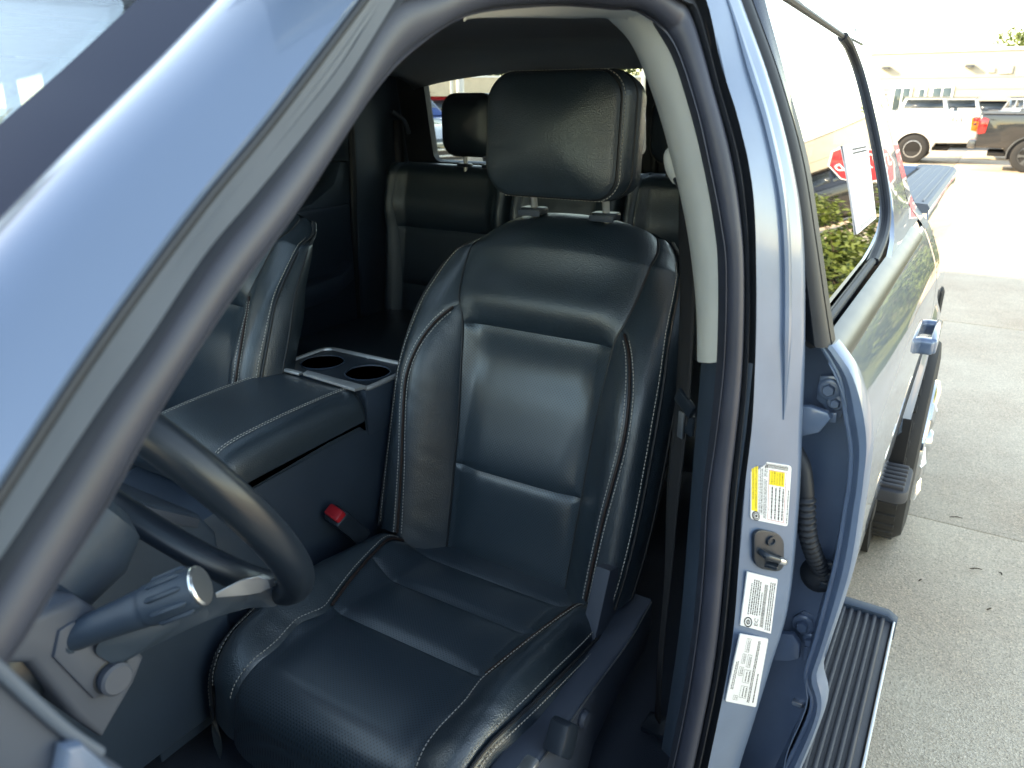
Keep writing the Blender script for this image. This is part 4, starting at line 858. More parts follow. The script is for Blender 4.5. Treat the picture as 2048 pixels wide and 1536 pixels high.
# handle
h0 = np.array((1.020, .60, 1.165)); h0 = at(1846, 690, z=1.16); hx_ = h0[0]; hy_ = h0[1]
hd = G().box((hx_+.020, hy_+.095, 1.16), (.017, .205, .036), .007, 3).build('door_handle', M['paint'], rdoor)
G().box((hx_+.004, hy_+.005, 1.158), (.040, .034, .038), .009, 3).build('handle_mount', M['paint'], hd); G().box((hx_+.004, hy_+.185, 1.158), (.040, .030, .036), .009, 3).build('handle_mount', M['paint'], hd)
G().box((.88, .3, .95), (.04, 1.2, .86), .02).build('inner_panel', M['plastic'], rdoor)
# hinges
def hinge(nm, pl, bolts, arm, tongue, y):
    h = G().prism([at(*p, y=y) for p in pl], (0, .006, 0), .0015).build(nm, M['jamb'], rdoor, label='painted door hinge bracket with two bolts')
    for (bx, by, rr) in bolts:
        c0 = at(bx, by, y=y-.001); G().lathe([(rr*1.75, 0), (rr*1.75, .0025), (rr*1.5, .004), (rr*1.2, .0042)], c0, (0, -1, .05), 24).build('washer', M['jamb'], h)
        G().lathe([(rr*1.0, .004), (rr*1.0, .010), (rr*.85, .0115), (0, .0115)], c0, (0, -1, .05), 6).build('bolt', M['jamb'], h)
    A0 = [at(*p, y=y-.03) for p in arm]; G().prism(A0, (0, .012, 0), .003).build('hinge_arm', M['jamb'], h)
    G().prism([at(*p, y=y-.015) for p in tongue], (0, .004, 0), .001).build('hinge_tongue', M['jamb'], h)
hinge('hinge', [(1640, 752), (1672, 752), (1684, 775), (1690, 812), (1680, 838), (1662, 832), (1646, 812), (1632, 797)], [(1659, 778, .0080), (1672, 804, .0062)], [(1594, 812), (1620, 813), (1655, 826), (1662, 838), (1638, 866), (1612, 872), (1594, 876)], [(1661, 826), (1674, 826), (1672, 846), (1658, 845)], -.29)
hinge('hinge', [(1590, 1232), (1608, 1222), (1628, 1232), (1636, 1258), (1634, 1284), (1622, 1302), (1606, 1296), (1586, 1262)], [(1606, 1248, .0088), (1620, 1279, .0064)], [(1558, 1268), (1585, 1270), (1600, 1290), (1598, 1318), (1580, 1324), (1545, 1322)], [(1608, 1294), (1619, 1296), (1616, 1322), (1605, 1320)], -.27)
# wiring boot
boot = part('wiring_boot', label='black corrugated wiring boot between pillar and rear door')
bc = cr([at(1590, 900, y=-.33), at(1606, 935, y=-.335), at(1612, 985, y=-.34), at(1613, 1035, y=-.34), at(1617, 1075, y=-.335), at(1628, 1110, y=-.32), at(1642, 1140, y=-.30)], 160)
rr = [.0105+(.0016*(math.sin(i*.85)) if i > 48 else -.0005) for i in range(160)]
G().tube(bc, rr, 18).build('corrugated_tube', M['rubber'], boot, ang=80)
G().lathe([(.024, 0), (.024, .006), (.018, .012), (.012, .016)], at(1638, 1148, y=-.285), (-.2, -1, .3), 20).build('grommet', M['rubber'], boot)
for k, (bx, by) in enumerate(((1662, 1130), (1660, 1150), (1650, 1168))): G().box(at(bx, by, y=-.30), (.012, .010, .010), .002).build('clip', M['plastic_s'], boot)
G().box(at(1596, 1405, y=-.27), (.016, .012, .008), .002).build('latch_clip', M['silver'], boot)
# cab corner behind the door, roof rail
cab = part('cab_corner', label='blue-grey rear corner of the cab')
rows = [[skin(y, z, .0 if y < 1.09 else -.03) for y in (.973, .978, 1.04, 1.085, 1.10, 1.115)] for z in np.r_[np.linspace(.55, 1.86, 50), 1.88, 1.90, 1.915, 1.93]]
G().loft(rows).build('corner_skin', M['paint'], cab, ang=50)
G().loft([[skin(.969, z, -.006) for z in np.linspace(.55, 1.86, 40)], [skin(.9745, z, -.006) for z in np.linspace(.55, 1.86, 40)]]).build('door_gap', M['rubber'], cab)
G().loft([[np.array((float(sx(z, y))+o, y, z)) for y in np.linspace(-.9, 1.11, 40)] for z, o in ((1.853, -.004), (1.862, .0), (1.885, .0), (1.905, -.0), (1.925, 0), (1.94, 0))]+[[np.array((.55, y, 1.95)) for y in np.linspace(-.9, 1.11, 40)]]).build('roof_rail_skin', M['paint'], cab, ang=60)
G().box((0, 1.10, 1.00), (1.84, .03, .80), .01).build('cab_back', M['paint'], cab)
# rocker
G().loft([[np.array((x, y, z)) for x, z in ((.93, .66), (.955, .60), (.962, .52), (.945, .46), (.88, .44))] for y in (-1.6, -.3, .7)]).build('rocker_panel', M['paint'], cab, ang=50)

# ---- bed
bed = part('truck_bed', label='blue-grey pickup bed with ribbed rail cap')
AXY, AXZ, WR = 1.98, .41, .415
def zlow(y):
    d = abs(y-AXY); return AXZ+math.sqrt(max(0, .49**2-d*d)) if d < .49 else .62
by = np.r_[1.145, 1.15, np.linspace(1.17, 2.72, 60), 2.74, 2.76, 2.77]
def bx(y, z): 
    e = ss(2.77, 2.64, y)*.03-.03
    return float(np.interp(z, [.5, .8, 1.0, 1.2, 1.33, 1.42], [.965, .985, .99, .985, .965, .952]))+float(e)+.028*math.exp(-((math.hypot(y-AXY, z-AXZ)-.50)/.05)**2)*(1 if z < 1.05 else 0)
rows = [[np.array((bx(y, zlow(y)+(1.405-zlow(y))*t), y, zlow(y)+(1.405-zlow(y))*t)) for y in by] for t in np.linspace(0, 1, 26)]
G().loft(rows).build('bed_side', M['paint'], bed, ang=60, thick=.003)
capo = [(.953, 1.400), (.958, 1.412), (.950, 1.424), (.90, 1.427), (.83, 1.426), (.815, 1.418), (.812, 1.38)]
ce = [np.array((bx(y, 1.40)-.955, y, 0)) for y in by]
G().loft([[np.array((x, 0, z))+e for x, z in capo] for e in ce], cap0=True, cap1=True).build('rail_cap', M['cap'], bed, ang=40)
for k in range(5): G().loft([[np.array((x-.003, y, 1.4262)), np.array((x, y, 1.4288)), np.array((x+.003, y, 1.4262))] for x, y in ((.838+k*.024, 1.2), (.838+k*.024, 2.70))]).build('cap_rib', M['cap'], bed)
G().box((.80, 1.95, 1.12), (.02, 1.62, .58), .004).build('bed_inner_wall', M['wheelarch'], bed)
G().box((-.80, 1.95, 1.12), (.02, 1.62, .58), .004).build('bed_inner_wall', M['wheelarch'], bed)
G().box((-.88, 1.95, 1.04), (.15, 1.64, .74), .02).build('bed_side', M['paint'], bed)
G().box((0, 1.95, .83), (1.62, 1.64, .04), .004).build('bed_floor', M['step'], bed)
G().box((0, 1.135, 1.12), (1.62, .03, .58), .006).build('bed_front_wall', M['wheelarch'], bed)
G().box((0, 2.75, 1.13), (1.60, .05, .58), .012).build('tailgate', M['paint'], bed)
G().loft([[np.array((x, y, z)) for x, y in ((.88, 2.772), (.925, 2.768), (.940, 2.745), (.946, 2.70))] for z in (1.08, 1.12, 1.28, 1.34, 1.36)]).build('tail_light', M['redlens'], bed, thick=.012, off=1)
G().box((.90, 2.86, .76), (.20, .14, .20), .03).build('bumper_corner', M['wheelarch'], bed)
# ---- rear wheel
wh = part('rear_wheel', label='chrome rear wheel with black tyre')
wc_ = np.array((1.045, AXY, AXZ)); W0 = WR
G().lathe([(.235, -.255), (.34, -.27), (W0-.02, -.265), (W0, -.235), (W0, -.03), (W0-.02, -.004), (.34, .004), (.255, -.012), (.250, -.03)], wc_, (1, 0, 0), 64).build('tyre', M['tyre'], wh)
for k in range(40):
    a = k/40*2*math.pi
    if k == 0: tread = G().box((0, 0, 0), (.20, .030, .012), .003).mesh('tread_block')
    o = new_obj('tread_block', tread, M['tyre'] if k == 0 else None, wh); o.location = wc_+np.array((-.132, (W0+.002)*math.cos(a), (W0+.002)*math.sin(a))); o.rotation_euler = (a-math.pi/2, 0, 0)
G().lathe([(.252, -.03), (.250, .010), (.238, .016), (.225, -.05), (.06, -.06), (.05, -.10)], wc_, (1, 0, 0), 48).build('rim', M['chrome'], wh)
for k in range(6):
    a = k/6*2*math.pi+.2; d = np.array((0, math.cos(a), math.sin(a))); n = np.array((0, -math.sin(a), math.cos(a)))
    G().loft([[wc_+d*r_+n*w_*s_+np.array((x, 0, 0)) for s_, x in ((-1, x0-.02), (-.6, x0), (.6, x0), (1, x0-.02))] for r_, w_, x0 in ((.04, .045, .010), (.12, .035, .020), (.20, .045, .030), (.243, .055, .018))], cap0=True, cap1=True).build('spoke', M['chrome'], wh)
G().lathe([(.05, -.05), (.05, .02), (.04, .034), (0, .036)], wc_, (1, 0, 0), 24).build('hub_cap', M['chrome'], wh)
G().lathe([(.50, -.30), (.50, -.06)], np.array((1.0, AXY, AXZ)), (1, 0, 0), 40).build('wheel_arch_liner', M['wheelarch'], wh)
G().box((.96, AXY-.50, .52), (.10, .012, .30), .004).build('mud_flap', M['wheelarch'], wh)
# ---- box step ahead of the wheel
bs = part('bed_step', label='ribbed black bed side step ahead of the rear wheel')
q0 = at(1808, 965, z=.50)
G().prism([np.array((q0[0]-.075+p[0], q0[1]+.03+p[1], .455)) for p in rrect(.19, .24, .04, 5)], (0, 0, .045), .008, 2).build('step_body', M['step'], bs)
for k in range(6): G().box((q0[0]-.07, q0[1]-.06+k*.034, .506), (.15, .018, .014), .004).build('tread_rib', M['step'], bs)
G().box((q0[0]-.10, q0[1]+.02, .40), (.06, .08, .14), .01).build('step_arm', M['wheelarch'], bs)
# ---- running board
rb = part('running_board', label='ribbed charcoal running board with bright edge strip')
RX0, RX1, RY0, RY1, RZ = .86, 1.078, -1.45, .565, .492
G().box(((RX0+RX1)/2, (RY0+RY1)/2, RZ-.035), (RX1-RX0, RY1-RY0, .06), .012).build('board_body', M['step'], rb)
n_r = 11
rib = None
for k in range(n_r):
    xx = RX0+.012+k*.0178
    if rib is None: rib = G().loft([[np.array((x, y, z)) for x, z in ((-.0056, -.002), (-.0048, .005), (-.002, .0075), (.002, .0075), (.0048, .005), (.0056, -.002))] for y in (RY0+.01, RY1-.03)], cap0=True, cap1=True).mesh('rib', ang=50)
    o = new_obj('rib', rib, M['step'] if k == 0 else None, rb); o.location = (xx+.006, 0, RZ-.004)
G().box((RX1+.0035, (RY0+RY1)/2-.01, RZ-.012), (.006, RY1-RY0-.03, .022), .002).build('edge_strip', M['alu'], rb)
G().prism([np.array((x, RY1-.028, z)) for x, z in ((RX0-.002, RZ-.055), (RX0-.002, RZ+.010), (RX1-.012, RZ+.010), (RX1+.010, RZ-.004), (RX1+.010, RZ-.055))], (0, .036, 0), .006, 2).build('end_cap', M['plastic'], rb)
for yy in (-.9, .2): G().box((.84, yy, .42), (.16, .06, .05), .01).build('board_bracket', M['wheelarch'], rb)

# ---- front end (outside the frame): bonnet, wing, wheel and the open front door
fr = part('front_body', label='bonnet and wing ahead of the windscreen')
bo = [(-1.60, .70), (-1.60, 1.22), (-1.75, 1.27), (-2.2, 1.26), (-2.8, 1.20), (-2.98, 1.10), (-3.0, .60), (-2.0, .55)]
G().prism([np.array((.97, a, b)) for a, b in bo], (-1.94, 0, 0), .06, 3).build('bonnet', M['paint'], fr)
G().lathe([(.235, -.255), (.40, -.26), (WR, -.235), (WR, -.03), (.40, -.004), (.25, -.01)], np.array((1.03, -2.05, .41)), (1, 0, 0), 40).build('front_tyre', M['tyre'], fr)
G().box((0, -2.0, .5), (1.5, 1.9, .3), .05).build('chassis', M['wheelarch'], fr)
G().box((0, 1.6, .5), (1.2, 3.0, .14), .03).build('chassis', M['wheelarch'], fr)
fd = part('front_door', label='open driver door'); fd.location = (1.0, -1.60, 0); fd.rotation_euler = (0, 0, R(-68))
G().box((.0, .55, .92), (.10, 1.06, .88), .03).build('door_body', M['paint'], fd)
G().box((-.07, .55, .95), (.06, .98, .74), .03).build('door_trim', M['plastic'], fd)
G().tube([np.array((-.02, .10, 1.36)), np.array((-.10, .42, 1.72)), np.array((-.12, .60, 1.80)), np.array((-.12, .98, 1.80)), np.array((-.03, 1.05, 1.36))], .022, 10).build('window_frame', M['paint'], fd)
G().loft([[np.array((-.02, .14, 1.36)), np.array((-.02, 1.03, 1.36))], [np.array((-.10, .46, 1.72)), np.array((-.10, .99, 1.72))], [np.array((-.115, .62, 1.79)), np.array((-.115, .97, 1.79))]]).build('door_glass', M['tint'], fd, thick=.004)

# ---- paper sheet taped inside the rear door window
def gf(P): return P[0]-(gx(P[2], P[1])-.012)
pc = [atf(x, y, gf, .0004, .0022, 900)+np.array((.0022, 0, .001)) for x, y in ((1711, 470), (1750, 437), (1728, 285), (1683, 292))]
pl = Label('paper_sheet', *pc, M['paper'], None, None, .001)
pl.o['label'] = 'white printed paper sheet taped upright to the rear door window'; pl.o['category'] = 'paper sheet'
pl.lines(pl.W*.15, pl.W*.9, pl.H*.03, pl.H*.07, 2, seed=31); pl.frame(pl.W*.35, pl.H*.14, pl.W*.85, pl.H*.19, 'ink', .001); pl.lines(pl.W*.3, pl.W*.9, pl.H*.88, pl.H*.97, 2, seed=33); pl.done()

# ================================================================ GROUND
ground = G().add([(-600, -600, -.03), (600, -600, -.03), (600, 900, -.03), (-600, 900, -.03)], [(0, 1, 2, 3)]).build('ground', M['lot'], smooth=False, kind='structure')
pav = empty('pavement', (0, 0, 0)); pav['kind'] = 'structure'
SW = 3.66; sm = {}
jb = G().add([(-18, -18, -.022), (18, -18, -.022), (18, 34, -.022), (-18, 34, -.022)], [(0, 1, 2, 3)]).build('joint_filler', M['joint'], pav, smooth=False)
slab_me = G().box((0, 0, -.075), (SW-.010, SW-.010, .15), .004, 2).mesh('slab')
for i in range(-4, 5):
    for j in range(-4, 9):
        o = new_obj('slab', slab_me, M['concrete'] if not slab_me.materials else None, pav); o.location = (.15+(i+.5)*SW, 2.12+(j+.5)*SW, random.uniform(-.003, .001))
print('scene parts ok')

# ================================================================ OTHER VEHICLES
M['vwhite'] = mat('white_car_paint', (.62, .62, .60), .35, coat=1); M['vblack'] = mat('black_car_paint', (.012, .013, .016), .25, coat=1)
M['vblue'] = mat('blue_car_paint', (.015, .07, .28), .3, coat=1); M['vsilver'] = mat('silver_car_paint', (.42, .44, .46), .3, metal=.5, coat=1)
M['vred'] = mat('red_car_paint', (.40, .012, .015), .3, coat=1); M['vgrey'] = mat('dark_grey_car_paint', (.06, .065, .07), .3, coat=1)
M['vglass'] = mat('dark_car_glass', (.02, .028, .035), .05, spec=.7); M['amber'] = mat('orange_lens', (.75, .14, .01), .15, coat=1)
def wheel_mesh(style):
    t = G().lathe([(.22, -.13), (.36, -.14), (.405, -.12), (.42, -.09), (.42, .09), (.405, .12), (.36, .14), (.25, .125), (.24, .10)], (0, 0, 0), (0, 1, 0), 40).mesh('tyre')
    r_ = G().lathe([(.24, -.10), (.25, .118), (.235, .122), (.22, .085), (.10, .075), (.07, .10), (0, .105)], (0, 0, 0), (0, 1, 0), 32)
    if style == 'spoke':
        for k in range(6):
            a = k/6*2*math.pi; d = np.array((math.cos(a), 0, math.sin(a))); n = np.array((-math.sin(a), 0, math.cos(a)))
            r_.loft([[d*q+n*w*s_+np.array((0, .118 if q > .1 else .112, 0)) for s_ in (-1, 1)]+[d*q+n*w*s_+np.array((0, .08, 0)) for s_ in (1, -1)] for q, w in ((.05, .035), (.14, .026), (.235, .045))], cu=True)
    r_ = r_.mesh('rim'); h = G()
    if style == 'holes':
        for k in range(8):
            a = k/8*2*math.pi+.2; h.lathe([(.034, .0), (.034, .004), (0, .004)], (.165*math.cos(a), .086, .165*math.sin(a)), (0, 1, 0), 12)
        h.lathe([(.06, .10), (.06, .108), (0, .109)], (0, 0, 0), (0, 1, 0), 16)
    return t, r_, (h.mesh('hand_hole') if style == 'holes' else None)
WM = {s: wheel_mesh(s) for s in ('spoke', 'holes')}
def pickup(name, loc, rz, paint, label, group=None, oh=1.35, wb=3.75, roof=2.0, style='spoke', rimmat='alu', lights='redlens', decal=None, suv=False):
    v = empty(name, loc, rz, label=label, cat='suv' if suv else 'pickup truck', group=group); pm = M[paint]; hw = 1.0
    def arch(cx, n=14, r=.50): return [(cx+r*math.cos(a), .42+r*math.sin(a)*.96) for a in np.linspace(math.pi+.25, -.25, n)][::-1]
    fx = wb+.95
    rail = 1.46
    prof = [(-oh, .62), (-oh-.02, 1.0), (-oh, rail-.02), (-oh+.06, rail), (.92, rail), (2.9, 1.42), (3.25, 1.40), (fx-.35, 1.30), (fx-.05, 1.15), (fx, .75), (fx-.1, .55)]
    low = arch(wb)+[(wb-.75, .48), (.75, .50)]+arch(0)+[(-.60, .60)]
    pts = [np.array((x, hw, z)) for x, z in prof+low]
    G().prism(pts, (0, -2*hw, 0), .045, 3).build('body', pm, v, ang=35)
    # dark wheel housings and sills
    for cx in (0, wb): G().box((cx, 0, .60), (1.0, 1.94, .56), .05).build('wheel_housing', M['wheelarch'], v)
    G().box((wb/2-.3, 0, .45), (wb+1.3, 1.7, .12), .03).build('chassis', M['wheelarch'], v)
    # cab
    x0, x1, tx0, tx1 = (.95, 3.15, 1.15, 2.45) if not suv else (-oh+.05, 3.15, -oh+.35, 2.45)
    def ringz(z, t): 
        a0, a1, w = x0+(tx0-x0)*t, x1+(tx1-x1)*t, .955+(.74-.955)*t
        return [np.array(((a0+a1)/2+p[0], p[1], z)) for p in rrect(a1-a0, 2*w, .12, 4)]
    G().loft([ringz(1.42, 0), ringz(1.46, .04), ringz(roof-.10, .84), ringz(roof-.035, .96), ringz(roof, .90), ringz(roof+.012, .4)], cu=True, cap1=True).build('cab', pm, v, ang=40)
    def side(u, t, s_): return np.array((x0+(tx0-x0)*t+(x1+(tx1-x1)*t-x0-(tx0-x0)*t)*u, s_*((.955+(.74-.955)*t)+.004), 1.42+(roof-1.42)*t))
    for s_ in (-1, 1):
        for u0, u1 in ((.10, .46), (.50, .84)): G().loft([[side(u0+(u1-u0)*k, .10, s_) for k in (0, 1)], [side(u0+(u1-u0)*k, .80, s_) for k in ((.0, 1) if u0 < .2 else (0, .86))]]).build('side_window', M['vglass'], v, thick=.004, off=1)
        G().box((2.95, s_*1.10, 1.45), (.10, .16, .22), .03).build('mirror', M['vgrey'], v)
        for ux in (1.25, 2.25): G().box((ux, s_*(hw+.012), 1.24), (.20, .03, .035), .01).build('door_handle', pm, v)
    def endq(xf, t, s_, d): return np.array((xf(t)+d, s_*(.80+(.62-.80)*t), 1.42+(roof-1.42)*t))
    G().loft([[endq(lambda t: x0+(tx0-x0)*t, t, s_, -.004) for s_ in (-1, 1)] for t in (.12, .82)]).build('back_window', M['vglass'], v, thick=.004)
    G().loft([[endq(lambda t: x1+(tx1-x1)*t, t, s_, .004) for s_ in (-1.08, 1.08)] for t in (.06, .84)]).build('windshield', M['vglass'], v, thick=.004)
    if not suv:
        G().box(((-oh+.92)/2, 0, rail+.004), (oh+.92-.20, 1.72, .012), .003).build('bed_liner', M['wheelarch'], v)
        for s_ in (-1, 1): G().box(((-oh+.92)/2, s_*.94, rail+.012), (oh+.90, .13, .03), .008).build('bed_rail', M['vgrey'] if paint != 'vwhite' else pm, v)
    for s_ in (-1, 1):
        tl = G().prism([np.array((x, s_*(hw-.10), z)) for x, z in ((-oh-.035, 1.0), (-oh-.03, 1.34), (-oh+.10, 1.37), (-oh+.20, 1.33), (-oh+.17, .98), (-oh+.02, .95))], (0, s_*.118, 0), .012).build('tail_light', M[lights], v)
        if lights == 'amber': G().box((-oh+.08, s_*(hw+.018), 1.29), (.15, .012, .12), .004).build('stop_lens', M['redlens'], tl); G().box((-oh+.09, s_*(hw+.018), 1.16), (.09, .014, .06), .004).build('reverse_lens', M['vglass'], tl)
        G().box((fx-.10, s_*.76, 1.02), (.12, .34, .20), .03).build('headlight', M['clear_lens'], v)
    G().box((-oh-.10, 0, .70), (.20, 1.9, .22), .04).build('rear_bumper', M['vgrey'] if paint != 'vwhite' else M['alu'], v); G().box((fx+.02, 0, .62), (.18, 1.92, .26), .05).build('front_bumper', M['vgrey'], v)
    gr = G().box((fx-.01, 0, 1.0), (.06, 1.22, .34), .03).build('grille', M['vglass'], v)
    for k in range(3): G().box((fx+.025, 0, .90+k*.10), (.02, 1.16, .03), .006).build('grille_bar', M['alu'], gr)
    t_, r_, h_ = WM[style]
    for cx in (0, wb):
        for s_ in (-1, 1):
            w = new_obj('tyre', t_, None, v); w.location = (cx, s_*.86, .42); w.rotation_euler = (0, 0, 0 if s_ > 0 else math.pi)
            if not t_.materials: t_.materials.append(M['tyre'])
            rm_ = r_.copy() if r_.materials else r_
            if not rm_.materials: rm_.materials.append(M[rimmat])
            elif True: rm_.materials.clear(); rm_.materials.append(M[rimmat])
            new_obj('rim', rm_, None, w)
            if h_ is not None:
                if not h_.materials: h_.materials.append(M['vglass'])
                new_obj('hand_hole', h_, None, w)
            lip = G().tube([np.array((cx+.505*math.cos(a), s_*hw, .42+.49*math.sin(a))) for a in np.linspace(-.15, math.pi+.15, 20)], .022, 6).build('arch_lip', pm if paint != 'vblack' else M['vgrey'], v)
    if decal:
        for s_ in (-1, 1):
            V, F = text2d(decal, .22); w_ = max(p[0] for p in V); G().add([(-oh+.42+(w_-x if s_ > 0 else x), s_*(hw+.003), 1.20+y) for x, y in V], F).build('decal', M['vgrey'], v, smooth=False)
    return v
M['clear_lens'] = mat('clear_head_lamp', (.7, .72, .74), .08, coat=1)
def gpos(px, depth_y): p = at(px, 330, y=depth_y); return np.array((p[0], depth_y, 0))
p = gpos(1824, 26.6); pickup('parked_pickup', p, math.pi, 'vwhite', 'white pickup with orange-red tail light parked side-on beyond the bed', oh=1.62, style='holes', lights='amber', decal='4x4')
p = gpos(2050, 24.3); pickup('parked_pickup', p, 0, 'vblack', 'black pickup with black wheels parked side-on at the right edge', oh=1.25, rimmat='vgrey')
p = gpos(2034, 29.5); pickup('parked_pickup', p, .06, 'vblack', 'second black pickup just behind the nearest black pickup', oh=1.42, rimmat='vgrey')
p = gpos(1822, 35.0); pickup('parked_pickup', p+np.array((0, 0, 0)), R(90), 'vwhite', 'white pickup showing its back window behind the white bed', oh=1.3)
p = gpos(1888, 38.0); pickup('parked_pickup', p, R(90), 'vwhite', 'white pickup parked far back below the wide wall window', oh=1.3)
p = gpos(1958, 44.0); pickup('parked_suv', p, R(10), 'vblack', 'low dark car roof seen over the gap between trucks', suv=True, roof=1.85)
for k, px in enumerate((1996, 2032, 2066)):
    p = gpos(px, 40.0); pickup('parked_pickup', p, R(-62), ('vsilver', 'vgrey', 'vgrey')[k], ('silver pickup angled in the far row, left of the dark ones', 'dark grey pickup angled in the far row at the right edge', 'dark grey pickup last in the far row beyond the right edge')[k], oh=1.3)
# seen through the rear window
def dpos(px, depth):
    d = ray(px, 250); d = d/ (d @ FW)*depth; q = CAM+d; return np.array((q[0], q[1], 0))
def nosed(px, depth, ang): f = np.array((math.cos(ang), math.sin(ang), 0)); return dpos(px, depth)-f*4.7
pickup('parked_pickup', nosed(888, 19.0, R(-24)), R(-24), 'vblue', 'blue pickup seen through the left pane of the back window', oh=1.3)
pickup('parked_pickup', nosed(872, 12.0, R(-16)), R(-16), 'vsilver', 'silver pickup front seen low in the back window', oh=1.3)
p = dpos(872, 27.0); pickup('parked_suv', p, R(20), 'vred', 'red car roof behind the blue pickup', suv=True, roof=1.95)
p = dpos(1352, 13.5); pickup('parked_suv', p+np.array((-.3, 0, 0)), R(172), 'vgrey', 'dark car with alloy wheel seen past the driver headrest', suv=True, roof=1.75)
p = dpos(1262, 19.0); pickup('parked_suv', p, R(90), 'vwhite', 'white car between the headrest and the window post', suv=True, roof=1.8)
p = dpos(560, 16.0); pickup('parked_suv', p, R(70), 'vsilver', 'silver car outside the passenger windows', suv=True, roof=1.8)
p = dpos(60, 14.0); pickup('parked_pickup', p, R(60), 'vwhite', 'white pickup outside the front passenger window', oh=1.3)

# ================================================================ BUILDINGS
M['stucco'] = mat('cream_stucco', (.40, .365, .30), .9, var=(1.5, .05), bump=(30, .2, .01)); M['stucco2'] = mat('tan_stucco', (.50, .43, .33), .9, var=(1.2, .06))
M['wframe'] = mat('white_window_frame', (.75, .75, .73), .5); M['wglass'] = mat('office_window_glass', (.05, .075, .08), .06, spec=.7); M['roofgrey'] = mat('grey_roof_metal', (.25, .26, .27), .5, metal=.3)
def building(name, x0, x1, y0, y1, h, m, label, wins=(), rz=0, loc=(0, 0, 0), bays=0):
    """box building whose front faces -y; wins: (x, z, width, height, panes)"""
    b = empty(name, loc, rz, label=label, cat='building')
    G().box(((x0+x1)/2, (y0+y1)/2, h/2), (x1-x0, y1-y0, h), .02).build('wall', m, b, ang=30)
    G().box(((x0+x1)/2, (y0+y1)/2, h+.06), (x1-x0+.16, y1-y0+.16, .16), .03).build('parapet', M['wframe'], b)
    if bays:
        n = int((x1-x0)/bays)
        for k in range(n+1): G().box((x0+k*(x1-x0)/n, y0-.06, h/2-.05), (.30, .16, h-.12), .02).build('pilaster', m, b)
    for x, z, w, hh, n in wins:
        wf = G().box((x, y0-.01, z), (w+.14, .10, hh+.14), .012).build('window', M['wframe'], b)
        for k in range(n): G().box((x-w/2+w/n*(k+.5), y0-.058, z), (w/n-.08, .014, hh-.04), .003).build('pane', M['wglass'], wf)
        G().box((x, y0-.10, z-hh/2-.09), (w+.24, .18, .05), .01).build('sill', M['wframe'], wf)
    return b
BY = 48.0
def bpos(px, py): return at(px, py, y=BY)
def wz(px0, px1, pyt, z0, n): a, b = bpos(px0, pyt), bpos(px1, pyt); return ((a[0]+b[0])/2, (z0+a[2])/2, b[0]-a[0], a[2]-z0, n)
bw_ = building('showroom_building', -16, 32, BY, BY+18, bpos(1900, 103)[2], M['stucco'], 'long cream building with wall lamps and windows behind the trucks',
    wins=(wz(1789, 1823, 176, 1.35, 2), wz(1866, 1906, 175, 1.35, 2), wz(1838, 1852, 178, 1.30, 1), (9.5, 2.0, 2.4, 1.5, 2), (14, 2.0, 2.4, 1.5, 2), (19, 2.0, 2.4, 1.5, 2), (-9, 2.0, 2.4, 1.5, 2)))
for px, py in ((1773, 136), (1940, 132)):
    q = bpos(px, py); l_ = G().box((q[0], BY-.18, q[2]), (.42, .34, .14), .03).build('wall_lamp', M['vgrey'], bw_); G().box((q[0], BY-.20, q[2]-.075), (.30, .22, .02), .004).build('lens', M['clear_lens'], l_)
for px, py, w, n in ((1983, 140, .32, 3), (2012, 139, .62, 5)):
    q = bpos(px, py); lv_ = G().box((q[0], BY-.02, q[2]), (w, .06, w*.62), .006).build('louvre', M['stucco2'], bw_)
    for k in range(n): G().box((q[0], BY-.07, q[2]-w*.27+k*w*.54/(n-1)), (w*.96, .04, .03), .004).build('louvre_blade', M['wframe'], lv_)
q = bpos(1978, 98); G().box((q[0], BY+1.6, q[2]+.02), (.95, .9, .62), .04).build('roof_unit', M['roofgrey'], bw_)
for zz_ in (bpos(1900, 155)[2], bpos(1900, 178)[2]): G().box((8, BY-.012, zz_), (48, .03, .02), .004).build('wall_joint', M['stucco2'], bw_)
b0_ = dpos(950, 66); building('distant_shop', -34, 34, 0, 14, 3.9, M['stucco2'], 'long low tan building seen through the back window', rz=R(30), loc=b0_, wins=[(x, 1.7, 2.6, 1.6, 3) for x in range(-28, 30, 7)])
# the dealership on the passenger side: its shade lies over the truck
dl = building('dealership_building', -34, 0, 0, 15, 8.2, M['stucco2'], 'tall tan dealership block on the passenger side', rz=R(90), loc=(-9.6, .2, 0),
    wins=[(x, 1.9, 3.2, 2.6, 3) for x in range(-31, 0, 5)]+[(x, 5.6, 3.2, 1.8, 3) for x in range(-31, 0, 5)])

# ================================================================ POLES, STOP SIGN, PLANTING
M['galv'] = mat('white_painted_pole', (.70, .70, .68), .45); M['signred'] = mat('red_sign_sheeting', (.42, .012, .02), .35); M['signwhite'] = mat('white_sign_sheeting', (.80, .80, .80), .4)
for px, dep, r_, hgt, lab in ((922, 30, .17, 9.5, 'thick white post seen through the left pane of the back window'), (905, 36, .07, 8.0, 'thin white pole just left of the thick post'), (1020, 38, .08, 8.5, 'thin white pole near the top corner of the back window pane'), (1281, 34, .09, 8.5, 'white pole seen right of the driver headrest')):
    q = dpos(px, dep); po = empty('light_pole', q, 0, label=lab, cat='pole', group='light poles in the lot')
    G().tube([np.array((0, 0, 0)), np.array((0, 0, hgt))], [r_, r_*.7], 12).build('shaft', M['galv'], po); G().lathe([(r_*2, 0), (r_*2, .7), (r_*1.8, .75)], (0, 0, 0), (0, 0, 1), 16).build('base', M['concrete'], po)
    G().box((0, -.35, hgt), (.35, .8, .12), .03).build('lamp_head', M['vgrey'], po)
sg = empty('stop_sign', (2.30, 16.0, 0), R(-4), label='red octagonal stop sign on a white post beside the hedge', cat='sign')
